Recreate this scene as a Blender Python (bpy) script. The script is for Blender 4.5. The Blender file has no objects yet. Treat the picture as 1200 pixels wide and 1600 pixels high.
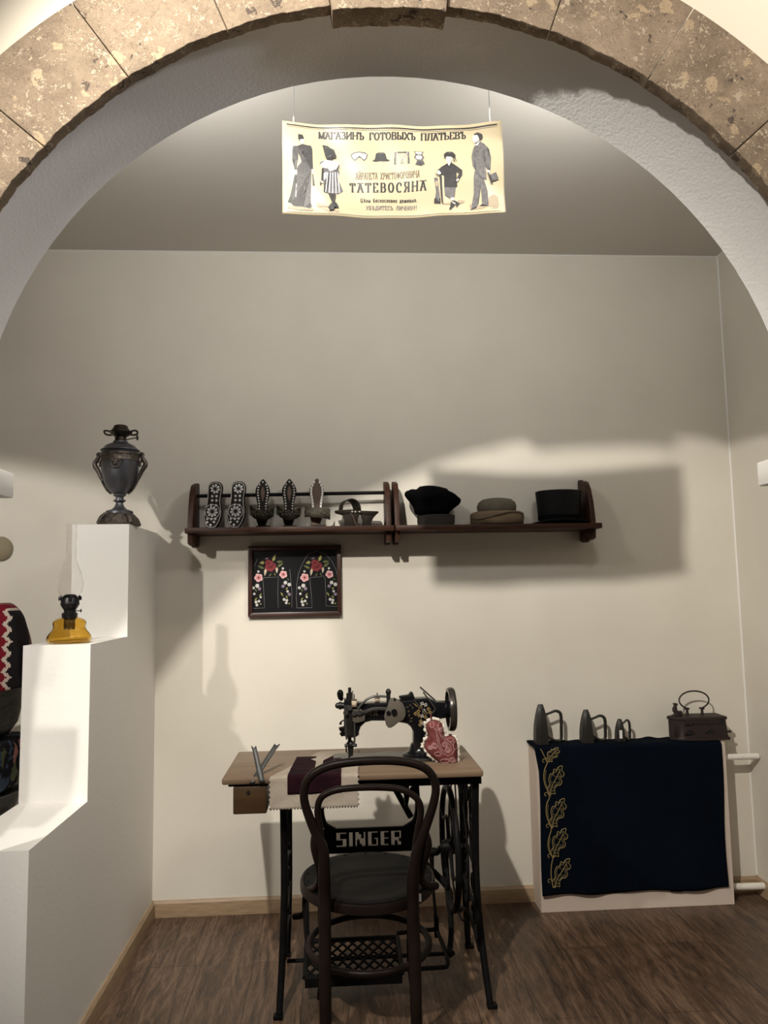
import bpy, bmesh, math, random
from mathutils import Vector, Matrix
random.seed(7)
scene = bpy.context.scene
COL = scene.collection
PI = math.pi

# ------------------------------------------------------------------ camera
CAM = Vector((-.1069, -3.491, 1.35)); FPX = 1211.15
def cam_axes(yaw, pitch, roll):
    cy, sy = math.cos(yaw), math.sin(yaw)
    r = Vector((cy, sy, 0)); f = Vector((-sy, cy, 0)); u = Vector((0, 0, 1))
    cp, sp = math.cos(pitch), math.sin(pitch)
    f, u = cp*f + sp*u, -sp*f + cp*u
    cr, sr = math.cos(roll), math.sin(roll)
    r, u = cr*r + sr*u, -sr*r + cr*u
    return r, f, u
CR, CF, CU = cam_axes(-.0629, .1026, -.0176)
cam = bpy.data.cameras.new('camera'); camo = bpy.data.objects.new('camera', cam); COL.objects.link(camo)
cam.sensor_fit = 'VERTICAL'; cam.sensor_height = 24; cam.lens = FPX*24/1600; cam.clip_start = .02
m3 = Matrix((CR, CU, -CF)).transposed()
camo.matrix_world = Matrix.Translation(CAM) @ m3.to_4x4()
scene.camera = camo

def at(x, y, Y):                      # the point of the plane at depth Y that lies on the sight line of a measured point
    d = CF + CR*((x-600)/FPX) + CU*((800-y)/FPX)
    return CAM + d*((Y-CAM.y)/d.y)
def az(x, y, Z):
    d = CF + CR*((x-600)/FPX) + CU*((800-y)/FPX)
    return CAM + d*((Z-CAM.z)/d.z)

# ------------------------------------------------------------------ world, lights, exposure
w = bpy.data.worlds.new('world'); scene.world = w; w.use_nodes = True
w.node_tree.nodes['Background'].inputs[0].default_value = (.5, .5, .55, 1)
w.node_tree.nodes['Background'].inputs[1].default_value = .02
def lamp(name, kind, loc, power, color, target=None, **kw):
    l = bpy.data.lights.new(name, kind); l.energy = power; l.color = color
    for k, v in kw.items(): setattr(l, k, v)
    o = bpy.data.objects.new(name, l); COL.objects.link(o); o.location = loc
    if target is not None:
        o.rotation_euler = (Vector(target)-Vector(loc)).to_track_quat('-Z', 'Y').to_euler()
    return o
lamp('spotlight_near', 'SPOT', (-1.86, -2.63, 2.46), 108, (1, .95, .87), (-2.0, -1.3, 0), spot_size=math.radians(105), spot_blend=.10, shadow_soft_size=.025)
lamp('spotlight_high', 'SPOT', (-.75, -3.09, 3.17), 300, (1, .945, .84), (.6, -.1, .8), spot_size=math.radians(66), spot_blend=.8, shadow_soft_size=.03)
lamp('spotlight_right', 'SPOT', (1.9, -3.3, 3.0), 45, (.93, .95, 1), (-1.1, -1.7, 2.3), spot_size=math.radians(50), spot_blend=.8, shadow_soft_size=.2)
lamp('arch_fill', 'SPOT', (1.3, -3.25, 3.45), 95, (1, .90, .76), (.95, -1.8, 2.92), spot_size=math.radians(58), spot_blend=.9, shadow_soft_size=.05)  # added fill spot, brightens the right side of the stone arch
lamp('steps_fill', 'SPOT', (-.45, -4.8, 3.2), 190, (1, .96, .9), (-1.02, -1.1, .62), spot_size=math.radians(17), spot_blend=1.0, shadow_soft_size=.05)  # added narrow fill spot, brightens the fronts of the steps
lamp('hall_fill', 'AREA', (1.7, -3.3, 3.85), 34, (1, .94, .86), (1.7, -3.3, 0), shape='RECTANGLE', size=.8, size_y=.8)  # added fill light above the hall, lifts the arch front on the right
lamp('hall_fill', 'AREA', (-1.9, -5.2, 3.85), 14, (1, .95, .88), (-1.9, -5.2, 0), shape='RECTANGLE', size=1.2, size_y=1.2)  # added soft fill for the general level of the hall
for sx in (-.62, .73):                 # added fill lights hidden behind the spandrels, brightening niche and ceiling
    lamp('niche_fill', 'AREA', (sx, -1.56, 2.70), 6.2, (1, .985, .95), (.05+(sx-.05)*.3, -.6, 2.98), shape='RECTANGLE', size=.25, size_y=.12)
scene.view_settings.view_transform = 'Standard'; scene.view_settings.look = 'None'
scene.view_settings.gamma = 1; scene.view_settings.use_curve_mapping = False
scene.view_settings.exposure = 0.45
scene.render.film_transparent = False

# ------------------------------------------------------------------ materials
MATS = {}
def mat(name, col, rough=.5, metal=0.0, col2=None, nscale=6, namt=.5, bump=0, bscale=60, stretch=(1, 1, 1), spec=.5, sheen=0, coat=0, detail=4):
    if name in MATS: return MATS[name]
    m = bpy.data.materials.new(name); m.use_nodes = True; MATS[name] = m
    nt = m.node_tree; p = nt.nodes['Principled BSDF']
    p.inputs['Base Color'].default_value = (*col, 1); p.inputs['Roughness'].default_value = rough
    p.inputs['Metallic'].default_value = metal; p.inputs['Specular IOR Level'].default_value = spec
    if sheen: p.inputs['Sheen Weight'].default_value = sheen
    if coat: p.inputs['Coat Weight'].default_value = coat; p.inputs['Coat Roughness'].default_value = .15
    tc = nt.nodes.new('ShaderNodeTexCoord'); mp = nt.nodes.new('ShaderNodeMapping'); mp.inputs['Scale'].default_value = stretch
    nt.links.new(tc.outputs['Object'], mp.inputs[0])
    if col2 is not None:
        n = nt.nodes.new('ShaderNodeTexNoise'); n.inputs['Scale'].default_value = nscale; n.inputs['Detail'].default_value = detail
        nt.links.new(mp.outputs[0], n.inputs[0])
        r = nt.nodes.new('ShaderNodeValToRGB'); r.color_ramp.elements[0].color = (*col, 1); r.color_ramp.elements[1].color = (*col2, 1)
        r.color_ramp.elements[0].position = .5-namt*.4; r.color_ramp.elements[1].position = .5+namt*.4
        nt.links.new(n.outputs[0], r.inputs[0]); nt.links.new(r.outputs[0], p.inputs['Base Color'])
    if bump:
        b = nt.nodes.new('ShaderNodeBump'); n2 = nt.nodes.new('ShaderNodeTexNoise'); n2.inputs['Scale'].default_value = bscale; n2.inputs['Detail'].default_value = 3
        b.inputs['Strength'].default_value = bump; b.inputs['Distance'].default_value = .003
        nt.links.new(mp.outputs[0], n2.inputs[0]); nt.links.new(n2.outputs[0], b.inputs['Height']); nt.links.new(b.outputs[0], p.inputs['Normal'])
    return m
paint = mat('wall_paint', (.70, .655, .575), .75, col2=(.645, .60, .525), nscale=2.4, detail=7, bump=.12, bscale=90, spec=.3)
paint_w = mat('white_paint', (.80, .775, .735), .7, col2=(.78, .755, .71), nscale=2, bump=.2, bscale=70, spec=.3)
paint_c = mat('ceiling_paint', (.60, .57, .52), .8, col2=(.58, .55, .50), nscale=2, spec=.2)
paint_r = mat('rough_white_plaster', (.76, .745, .735), .8, col2=(.73, .71, .70), nscale=3, bump=.5, bscale=120, spec=.2)
paint_f = mat('cream_wall_paint', (.70, .635, .53), .75, col2=(.68, .615, .51), nscale=2, bump=.1, bscale=80, spec=.2)
paint_h = mat('hall_paint', (.13, .11, .09), .8)
caulk = mat('white_caulk', (.74, .72, .68), .6)
base_wood = mat('light_oak_trim', (.36, .255, .155), .5, col2=(.27, .185, .11), nscale=5, stretch=(3, 3, 30))
iron = mat('black_cast_iron', (.0042, .004, .004), .48, 0, col2=(.007, .0065, .0065), nscale=30, spec=.10, bump=.25, bscale=150)
black_en = mat('black_enamel', (.006, .006, .0075), .2, 0, spec=.4)
steel = mat('dull_steel', (.085, .082, .077), .4, .5, col2=(.05, .047, .044), nscale=25)
grime = mat('dark_oiled_steel', (.028, .026, .023), .42, .4, col2=(.012, .011, .010), nscale=30)
brownst = mat('brown_grey_plate', (.115, .098, .077), .55, .1, col2=(.085, .072, .057), nscale=14)
bentwood = mat('black_brown_bentwood', (.0065, .0042, .0034), .36, 0, col2=(.012, .0075, .006), nscale=8, spec=.08)
seat_m = mat('worn_black_seat', (.0052, .005, .0048), .55, 0, col2=(.009, .0085, .008), nscale=9, spec=.04)
shelf_w = mat('dark_red_brown_wood', (.058, .022, .011), .48, 0, col2=(.022, .009, .005), nscale=14, spec=.2, stretch=(.6, 3, 3), bump=.15, bscale=60)
clog_w = mat('dark_clog_wood', (.020, .013, .0085), .6, 0, col2=(.010, .007, .005), nscale=20, spec=.15)
clog_w2 = mat('brown_clog_wood', (.095, .048, .027), .55, 0, col2=(.052, .027, .015), nscale=18, stretch=(3, 3, .5))
pearl = mat('mother_of_pearl', (.62, .60, .56), .25, .1, col2=(.36, .35, .34), nscale=60)
leather = mat('dark_tooled_leather', (.010, .008, .0058), .65, 0, col2=(.024, .019, .013), nscale=50, spec=.15, bump=.6, bscale=110)
velvet = mat('black_velvet', (.0035, .0035, .004), .95, 0, spec=.05, bump=.3, bscale=90)
silk = mat('black_silk_plush', (.0035, .0035, .004), .6, 0, spec=.18)
felt_g = mat('grey_felt', (.135, .115, .085), .95, 0, col2=(.098, .085, .064), nscale=14, spec=.1)
felt_t = mat('tan_felt_brim', (.19, .14, .09), .95, 0, col2=(.125, .092, .06), nscale=12, stretch=(1, 1, 4), spec=.1)
block_m = mat('weathered_brown_block', (.026, .020, .016), .85, 0, col2=(.013, .010, .008), nscale=20, stretch=(1, 1, 4))
frame_w = mat('mahogany_frame', (.050, .020, .014), .3, 0, col2=(.03, .013, .01), nscale=10, stretch=(.4, 3, 3))
table_w = mat('worn_oak_top', (.215, .145, .092), .5, 0, col2=(.115, .072, .044), nscale=7, stretch=(.5, 6, 4), namt=.9)
drawer_w = mat('brown_drawer_wood', (.070, .036, .014), .4, 0, col2=(.034, .018, .007), nscale=8, stretch=(.5, 4, 4), namt=.8)
linen = mat('cream_linen', (.40, .345, .285), .95, 0, col2=(.33, .28, .225), nscale=9, bump=.4, bscale=200, spec=.1)
maroon = mat('maroon_velvet', (.019, .0045, .008), .9, 0, col2=(.010, .0025, .005), nscale=20, bump=.6, bscale=70, spec=.1)
pewter = mat('dark_pewter', (.15, .153, .172), .38, .75, col2=(.085, .087, .098), nscale=12)
pewter_o = mat('tarnished_ornament', (.15, .125, .105), .42, .7, col2=(.05, .041, .034), nscale=60, bump=.8, bscale=120)
bronze = mat('dark_bronze_burner', (.05, .038, .028), .38, .8, col2=(.025, .02, .016), nscale=40)
burner_k = mat('black_burner', (.013, .013, .014), .35, .5)
sadiron = mat('grey_black_iron', (.013, .0115, .010), .5, .2, col2=(.020, .0175, .015), nscale=20, bump=.3, bscale=90)
rust = mat('rusty_brown_iron', (.032, .019, .016), .6, .3, col2=(.022, .013, .012), nscale=16, bump=.3, bscale=80)
navy = mat('navy_cloth', (.0022, .0044, .0090), .95, 0, col2=(.0018, .0036, .0075), nscale=8, bump=.3, bscale=300, spec=.05)
gold = mat('gold_thread', (.25, .185, .07), .55, .1)
gold_d = mat('dark_gold_thread', (.085, .066, .025), .7, 0)
board = mat('pinkish_white_board', (.60, .50, .43), .8, 0, col2=(.56, .465, .40), nscale=4, spec=.15)
pipe_m = mat('white_gloss_pipe', (.74, .70, .64), .3)
ban_m = mat('cream_vinyl', (.46, .39, .265), .33, 0, col2=(.425, .36, .24), nscale=3)
ink = mat('black_ink', (.012, .011, .012), .5); ink2 = mat('dark_grey_ink', (.022, .020, .021), .5, col2=(.010, .009, .010), nscale=120)
ink3 = mat('grey_ink', (.13, .125, .13), .5, col2=(.06, .057, .06), nscale=90); ink4 = mat('white_ink', (.60, .57, .54), .5); ink5 = mat('tan_ink', (.30, .245, .17), .5)
cord_m = mat('white_cord', (.8, .8, .78), .6)
red_t = mat('red_ribbon', (.12, .012, .02), .8)
white_p = mat('white_paper_tag', (.75, .73, .70), .7)
thread_m = mat('cream_thread', (.62, .52, .40), .8)
frill = mat('cream_frill', (.62, .56, .48), .9)
strip_m = mat('grey_strip', (.085, .085, .083), .5, .3, col2=(.05, .05, .049), nscale=20)
copper = mat('tinned_dark_copper', (.085, .08, .075), .3, .9, col2=(.045, .042, .04), nscale=25, bump=.8, bscale=70, stretch=(1, 1, 3))
hatdisc = mat('pale_straw', (.26, .215, .14), .9)

def glass_mat(name, col, rough=0.0, ior=1.45):
    m = bpy.data.materials.new(name); m.use_nodes = True; MATS[name] = m
    p = m.node_tree.nodes['Principled BSDF']
    p.inputs['Base Color'].default_value = (*col, 1); p.inputs['Roughness'].default_value = rough
    p.inputs['Transmission Weight'].default_value = 1; p.inputs['IOR'].default_value = ior
    return m
glass_c = glass_mat('clear_glass', (.97, .965, .96), 0, 1.15)
glass_a = glass_mat('amber_glass', (.88, .66, .22), .02, 1.3)
def pane_mat():
    m = bpy.data.materials.new('picture_glass'); m.use_nodes = True; nt = m.node_tree
    for n in list(nt.nodes): nt.nodes.remove(n)
    o = nt.nodes.new('ShaderNodeOutputMaterial'); mx = nt.nodes.new('ShaderNodeMixShader'); t = nt.nodes.new('ShaderNodeBsdfTransparent')
    g = nt.nodes.new('ShaderNodeBsdfGlossy'); g.inputs['Roughness'].default_value = .01; f = nt.nodes.new('ShaderNodeFresnel'); f.inputs[0].default_value = 1.5
    nt.links.new(f.outputs[0], mx.inputs[0]); nt.links.new(t.outputs[0], mx.inputs[1]); nt.links.new(g.outputs[0], mx.inputs[2]); nt.links.new(mx.outputs[0], o.inputs[0])
    return m
pane = pane_mat()

def floor_mat():
    m = bpy.data.materials.new('brown_laminate_planks'); m.use_nodes = True; nt = m.node_tree; p = nt.nodes['Principled BSDF']
    L = nt.links.new; N = nt.nodes.new
    tc = N('ShaderNodeTexCoord'); mp = N('ShaderNodeMapping'); mp.inputs['Rotation'].default_value = (0, 0, PI/2); mp.inputs['Location'].default_value = (.35, .045, 0)
    L(tc.outputs['Object'], mp.inputs[0])
    br = N('ShaderNodeTexBrick'); br.inputs['Scale'].default_value = 1; br.inputs['Brick Width'].default_value = 1.28; br.inputs['Row Height'].default_value = .19
    br.inputs['Mortar Size'].default_value = .0016; br.inputs['Color1'].default_value = (.36, .36, .36, 1); br.inputs['Color2'].default_value = (.66, .66, .66, 1); br.inputs['Mortar'].default_value = (.04, .04, .04, 1)
    br.offset = .37
    L(mp.outputs[0], br.inputs[0])
    mp2 = N('ShaderNodeMapping'); mp2.inputs['Scale'].default_value = (9, 1.1, 1); L(tc.outputs['Object'], mp2.inputs[0])
    n1 = N('ShaderNodeTexNoise'); n1.inputs['Scale'].default_value = 3.2; n1.inputs['Detail'].default_value = 7; n1.inputs['Distortion'].default_value = 1.6; L(mp2.outputs[0], n1.inputs[0])
    mp3 = N('ShaderNodeMapping'); mp3.inputs['Scale'].default_value = (40, 3, 1); L(tc.outputs['Object'], mp3.inputs[0])
    n2 = N('ShaderNodeTexNoise'); n2.inputs['Scale'].default_value = 4; n2.inputs['Detail'].default_value = 5; n2.inputs['Distortion'].default_value = 2; L(mp3.outputs[0], n2.inputs[0])
    r = N('ShaderNodeValToRGB'); e = r.color_ramp.elements; e[0].position = .36; e[0].color = (.026, .0150, .0098, 1); e[1].position = .64; e[1].color = (.150, .092, .058, 1)
    e2 = e.new(.5); e2.color = (.080, .047, .029, 1)
    ad = N('ShaderNodeMath'); ad.operation = 'ADD'; ad.inputs[1].default_value = 0
    s = N('ShaderNodeMath'); s.operation = 'MULTIPLY_ADD'; s.inputs[1].default_value = .45; L(n2.outputs[0], s.inputs[0])
    hm = N('ShaderNodeMath'); hm.operation = 'MULTIPLY'; hm.inputs[1].default_value = .55; L(n1.outputs[0], hm.inputs[0]); L(hm.outputs[0], s.inputs[2])
    L(s.outputs[0], r.inputs[0])
    mx = N('ShaderNodeMix'); mx.data_type = 'RGBA'; mx.blend_type = 'OVERLAY'; mx.inputs[0].default_value = .75
    L(r.outputs[0], mx.inputs[6]); L(br.outputs[0], mx.inputs[7]); L(mx.outputs[2], p.inputs['Base Color'])
    p.inputs['Roughness'].default_value = .42
    b = N('ShaderNodeBump'); b.inputs['Strength'].default_value = .25; b.inputs['Distance'].default_value = .002; L(s.outputs[0], b.inputs['Height']); L(b.outputs[0], p.inputs['Normal'])
    return m
floor_m = floor_mat()

def stone_mat():
    m = bpy.data.materials.new('beige_tuff_stone'); m.use_nodes = True; nt = m.node_tree; p = nt.nodes['Principled BSDF']
    L = nt.links.new; N = nt.nodes.new
    tc = N('ShaderNodeTexCoord')
    n = N('ShaderNodeTexNoise'); n.inputs['Scale'].default_value = 9; n.inputs['Detail'].default_value = 10; n.inputs['Roughness'].default_value = .78; L(tc.outputs['Object'], n.inputs[0])
    r = N('ShaderNodeValToRGB'); e = r.color_ramp.elements; e[0].position = .32; e[0].color = (.125, .092, .064, 1); e[1].position = .68; e[1].color = (.27, .205, .145, 1); L(n.outputs[0], r.inputs[0])
    base = r.outputs[0]
    def spots(scale, thr, col, base, w=.05, seed=0):
        mp = N('ShaderNodeMapping'); mp.inputs['Location'].default_value = (seed, seed*1.7, seed*.3); L(tc.outputs['Object'], mp.inputs[0])
        nd = N('ShaderNodeTexNoise'); nd.inputs['Scale'].default_value = scale*1.5; L(mp.outputs[0], nd.inputs[0])
        mxv = N('ShaderNodeMix'); mxv.data_type = 'VECTOR'; mxv.inputs[0].default_value = .06; L(mp.outputs[0], mxv.inputs[4]); L(nd.outputs[1], mxv.inputs[5])
        v = N('ShaderNodeTexVoronoi'); v.inputs['Scale'].default_value = scale; L(mxv.outputs[1], v.inputs[0])
        sep = N('ShaderNodeSeparateColor'); L(v.outputs['Color'], sep.inputs[0])
        th = N('ShaderNodeMath'); th.operation = 'MULTIPLY'; th.inputs[1].default_value = thr; L(sep.outputs[0], th.inputs[0])
        ss = N('ShaderNodeMath'); ss.operation = 'SUBTRACT'; L(th.outputs[0], ss.inputs[0]); L(v.outputs['Distance'], ss.inputs[1])
        gt = N('ShaderNodeMapRange'); gt.inputs[1].default_value = 0; gt.inputs[2].default_value = w; L(ss.outputs[0], gt.inputs[0])
        pw = N('ShaderNodeMath'); pw.operation = 'GREATER_THAN'; pw.inputs[1].default_value = .62; L(sep.outputs[1], pw.inputs[0])
        mu = N('ShaderNodeMath'); mu.operation = 'MULTIPLY'; L(gt.outputs[0], mu.inputs[0]); L(pw.outputs[0], mu.inputs[1])
        mx = N('ShaderNodeMix'); mx.data_type = 'RGBA'; L(mu.outputs[0], mx.inputs[0]); L(base, mx.inputs[6]); mx.inputs[7].default_value = (*col, 1)
        return mx.outputs[2], mu.outputs[0]
    base, _ = spots(20, .38, (.33, .25, .16), base, seed=1.3)
    base, _ = spots(45, .5, (.34, .275, .20), base, seed=4.1)
    base, d = spots(34, .42, (.07, .053, .043), base, seed=7.7)
    base, _ = spots(75, .5, (.36, .29, .21), base, seed=9.4)
    base, _ = spots(130, .55, (.08, .06, .05), base, seed=5.5)
    base, d2 = spots(110, .5, (.115, .083, .06), base, seed=2.2)
    L(base, p.inputs['Base Color']); p.inputs['Roughness'].default_value = .85; p.inputs['Specular IOR Level'].default_value = .2
    b = N('ShaderNodeBump'); b.inputs['Strength'].default_value = .5; b.inputs['Distance'].default_value = .003; b.invert = True; L(d, b.inputs['Height']); L(b.outputs[0], p.inputs['Normal'])
    return m
stone = stone_mat()

def kilim_mat(name, x0, cols, amp=.012, per=.05, ox=0):
    # vertical bands with a stepped zigzag border, woven along x and z
    m = bpy.data.materials.new(name); m.use_nodes = True; nt = m.node_tree; p = nt.nodes['Principled BSDF']; L = nt.links.new; N = nt.nodes.new
    g = N('ShaderNodeNewGeometry'); s = N('ShaderNodeSeparateXYZ'); L(g.outputs['Position'], s.inputs[0])
    def mth(op, a, b=None):
        n = N('ShaderNodeMath'); n.operation = op
        if isinstance(a, (int, float)): n.inputs[0].default_value = a
        else: L(a, n.inputs[0])
        if b is not None:
            if isinstance(b, (int, float)): n.inputs[1].default_value = b
            else: L(b, n.inputs[1])
        return n.outputs[0]
    zz = mth('SNAP', s.outputs[2], .006)
    pp = mth('PINGPONG', zz, per/2)
    t = mth('ADD', mth('SNAP', s.outputs[0], .004), mth('MULTIPLY', pp, amp*2/per*2))
    u = mth('MULTIPLY', mth('SUBTRACT', t, x0), 10)
    r = N('ShaderNodeValToRGB'); r.color_ramp.interpolation = 'CONSTANT'; L(u, r.inputs[0])
    e = r.color_ramp.elements
    e[0].position = 0; e[0].color = (*cols[0][1], 1); e[1].position = cols[1][0]; e[1].color = (*cols[1][1], 1)
    for ps, c in cols[2:]:
        k = e.new(ps); k.color = (*c, 1)
    n = N('ShaderNodeTexNoise'); n.inputs['Scale'].default_value = 90
    mx = N('ShaderNodeMix'); mx.data_type = 'RGBA'; mx.blend_type = 'MULTIPLY'; mx.inputs[0].default_value = .5; L(r.outputs[0], mx.inputs[6]); L(n.outputs[0], mx.inputs[7])
    L(mx.outputs[2], p.inputs['Base Color']); p.inputs['Roughness'].default_value = .95; p.inputs['Specular IOR Level'].default_value = .1
    return m
# ------------------------------------------------------------------ mesh helpers
LOC = {}
class MB:
    def __init__(s): s.bm = bmesh.new(); s.mi = 0
    def face(s, vs):
        try:
            f = s.bm.faces.new(vs); f.material_index = s.mi; return f
        except ValueError: return None
    def V(s, p): return s.bm.verts.new(p)
    def box(s, x0, x1, y0, y1, z0, z1, bev=0):
        b = bmesh.new(); bmesh.ops.create_cube(b, size=1)
        for v in b.verts: v.co = Vector(((x0+x1)/2+v.co.x*(x1-x0), (y0+y1)/2+v.co.y*(y1-y0), (z0+z1)/2+v.co.z*(z1-z0)))
        if bev: bmesh.ops.bevel(b, geom=list(b.edges), offset=bev, segments=2, profile=.5, affect='EDGES')
        s.merge(b); return s
    def merge(s, b):
        mp = {v: s.V(v.co) for v in b.verts}
        for f in b.faces: s.face([mp[v] for v in f.verts])
        b.free()
    def prism(s, pts, axis, a0, a1, bev=0):
        b = bmesh.new()
        def P(p, a): return {'x': (a, p[0], p[1]), 'y': (p[0], a, p[1]), 'z': (p[0], p[1], a)}[axis]
        A = [b.verts.new(P(p, a0)) for p in pts]; B = [b.verts.new(P(p, a1)) for p in pts]
        b.faces.new(A); b.faces.new(B[::-1]); n = len(pts)
        side = []
        for i in range(n): b.faces.new((A[i], B[i], B[(i+1) % n], A[(i+1) % n]))
        bmesh.ops.recalc_face_normals(b, faces=b.faces[:])
        if bev:
            es = [e for e in b.edges if any(len(f.verts) == n and n > 4 or f.normal.dot(Vector({'x': (1, 0, 0), 'y': (0, 1, 0), 'z': (0, 0, 1)}[axis]))**2 > .9 for f in e.link_faces)]
            bmesh.ops.bevel(b, geom=es, offset=bev, segments=2, profile=.5, affect='EDGES', clamp_overlap=True)
        s.merge(b); return s
    def loft(s, rings, closed=True, cap=True):
        R = [[s.V(p) for p in r] for r in rings]; n = len(R[0])
        for a, b in zip(R, R[1:]):
            for i in range(n if closed else n-1): s.face((a[i], a[(i+1) % n], b[(i+1) % n], b[i]))
        if cap and closed: s.face(R[0][::-1]); s.face(R[-1])
        return R
    def tube(s, pts, r, seg=10, closed=False, flat=1.0, smooth=0, cap=True):
        pts = [Vector(p) for p in pts]
        if smooth: 
            rr = r if isinstance(r, (list, tuple)) else None
            pts, rr = catmull(pts, rr, smooth, closed)
            if rr: r = rr
        n = len(pts); rs = r if isinstance(r, (list, tuple)) else [r]*n
        T = []
        for i in range(n):
            a = pts[(i-1) % n] if (closed or i > 0) else pts[i]; b = pts[(i+1) % n] if (closed or i < n-1) else pts[i]
            t = (b-a); T.append(t.normalized() if t.length > 1e-9 else Vector((0, 0, 1)))
        up = Vector((0, 0, 1)) if abs(T[0].z) < .9 else Vector((0, 1, 0))
        N = (up - T[0]*up.dot(T[0])).normalized(); rings = []
        for i in range(n):
            N = (N - T[i]*N.dot(T[i])); N = N.normalized() if N.length > 1e-6 else T[i].orthogonal().normalized()
            B = T[i].cross(N)
            rings.append([pts[i]+(N*math.cos(2*PI*k/seg)+B*math.sin(2*PI*k/seg)*flat)*rs[i] for k in range(seg)])
        if closed: rings.append(rings[0])
        if closed:
            R = [[s.V(p) for p in q] for q in rings[:-1]]; m = len(R)
            # match the last ring to the first
            best = min(range(seg), key=lambda o: sum((R[-1][k].co-R[0][(k+o) % seg].co).length for k in range(seg)))
            for i in range(m):
                a = R[i]; b = R[(i+1) % m]; o = best if i == m-1 else 0
                for k in range(seg): s.face((a[k], a[(k+1) % seg], b[(k+1+o) % seg], b[(k+o) % seg]))
        else: s.loft(rings, True, cap)
        return s
    def lathe(s, prof, c, seg=32, axis='z', sx=1, sy=1, flute=None, cap=True, rot=0):
        c = Vector(c); rings = []
        for r, h in prof:
            ring = []
            for k in range(seg):
                a = 2*PI*k/seg+rot; q = r*(flute(a, h) if flute else 1)
                x, y = q*math.cos(a)*sx, q*math.sin(a)*sy
                ring.append(c+Vector({'z': (x, y, h), 'x': (h, x, y), 'y': (x, h, y)}[axis]))
            rings.append(ring)
        s.loft(rings, True, cap); return s
    def ell(s, c, rx, ry, rz, u=16, v=10, rot=None):
        c = Vector(c); rings = []
        for i in range(v+1):
            t = -PI/2+PI*i/v; cr = max(math.cos(t), .02)
            ring = []
            for k in range(u):
                q = Vector((rx*cr*math.cos(2*PI*k/u), ry*cr*math.sin(2*PI*k/u), rz*math.sin(t)))
                ring.append(c+(rot @ q if rot else q))
            rings.append(ring)
        s.loft(rings); return s
    def flatpoly(s, pts): return s.face([s.V(p) for p in pts])
    def build(s, name, mats, parent=None, smooth=True, angle=40, kind=None, label=None, origin=None):
        bmesh.ops.recalc_face_normals(s.bm, faces=s.bm.faces[:])
        me = bpy.data.meshes.new(name); 
        if parent is not None: o_loc = LOC[parent.name]
        elif origin is not None: o_loc = Vector(origin)
        elif kind is None and s.bm.verts:
            xs = [v.co for v in s.bm.verts]; lo = [min(v[i] for v in xs) for i in range(3)]; hi = [max(v[i] for v in xs) for i in range(3)]
            o_loc = Vector(((lo[0]+hi[0])/2, (lo[1]+hi[1])/2, lo[2]))
        else: o_loc = Vector((0, 0, 0))
        for v in s.bm.verts: v.co -= o_loc
        s.bm.to_mesh(me); s.bm.free()
        for m in (mats if isinstance(mats, (list, tuple)) else [mats]): me.materials.append(m)
        if smooth:
            me.polygons.foreach_set('use_smooth', [True]*len(me.polygons)); me.set_sharp_from_angle(angle=math.radians(angle))
        o = bpy.data.objects.new(name, me); COL.objects.link(o)
        if parent is not None: o.parent = parent
        else: o.location = o_loc
        LOC[o.name] = o_loc
        if kind: o['kind'] = kind
        if label: o['label'] = label
        return o
def catmull(pts, rs, k, closed):
    n = len(pts); out = []; ro = []
    rng = range(n) if closed else range(n-1)
    for i in rng:
        p = [pts[(i+d) % n] if closed else pts[max(0, min(n-1, i+d))] for d in (-1, 0, 1, 2)]
        q = [rs[(i+d) % n] if closed else rs[max(0, min(n-1, i+d))] for d in (-1, 0, 1, 2)] if rs else None
        for j in range(k):
            t = j/k
            f = lambda a: .5*((2*a[1])+(-a[0]+a[2])*t+(2*a[0]-5*a[1]+4*a[2]-a[3])*t*t+(-a[0]+3*a[1]-3*a[2]+a[3])*t**3)
            out.append(f(p)); 
            if rs: ro.append(f(q))
    if not closed:
        out.append(pts[-1]); 
        if rs: ro.append(rs[-1])
    return out, (ro if rs else None)
def tag(o, label, cat, group=None):
    o['label'] = label; o['category'] = cat
    if group: o['group'] = group
    return o
def thing(name, loc, label, cat, group=None):
    o = bpy.data.objects.new(name, None); COL.objects.link(o); o.location = loc; o.empty_display_size = .05
    LOC[o.name] = Vector(loc); return tag(o, label, cat, group)

# ------------------------------------------------------------------ the setting
XL, XR, H = -.90, 1.748, 2.933
YB, YF = -1.6, -1.79
AX, AZ, AR = .0555, 1.6645, 1.0235            # main arch: axis and radius of the plaster opening
BX = -2.32                                  # axis of the neighbouring arch on the left
MB().box(-5, 5, -7, .2, -.05, 0).build('floor', floor_m, kind='structure', smooth=False)
MB().box(-3.9, XR+.15, 0, .15, 0, H+.3).build('wall_back', paint, kind='structure', smooth=False)
MB().box(XR, XR+.15, YB, .0, 0, H+.3).build('wall_right', paint, kind='structure', smooth=False)
MB().box(-3.9, -3.75, YB, .0, 0, H+.3).build('wall_left', paint, kind='structure', smooth=False)
MB().box(-3.75, XR, YB, 0, H, H+.1).build('ceiling', paint_c, kind='structure', smooth=False)
def arch_pts(cx, r, n=48): return [(cx+r*math.cos(PI*i/n), AZ+r*math.sin(PI*i/n)) for i in range(n+1)]
def front_outline(ax, ar, lx, lr):                  # lx, lr: axis and radius of the neighbouring arch, whose reveal is splayed
    out = [(-5, 0), (-5, 3.9), (5, 3.9), (5, 0)]
    for cx, r in ((ax, ar), (lx, lr)):
        a = arch_pts(cx, r); out += [(a[0][0], 0)]+a+[(a[-1][0], 0)]
    return out
m = MB()
m.loft([[(x, YF, z) for x, z in front_outline(.06, 1.09, BX, 1.09)], [(x, YB, z) for x, z in front_outline(AX, AR, BX, 1.18)]])
wf = m.build('wall_front', [paint_r, paint_f], kind='structure', angle=25)
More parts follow.
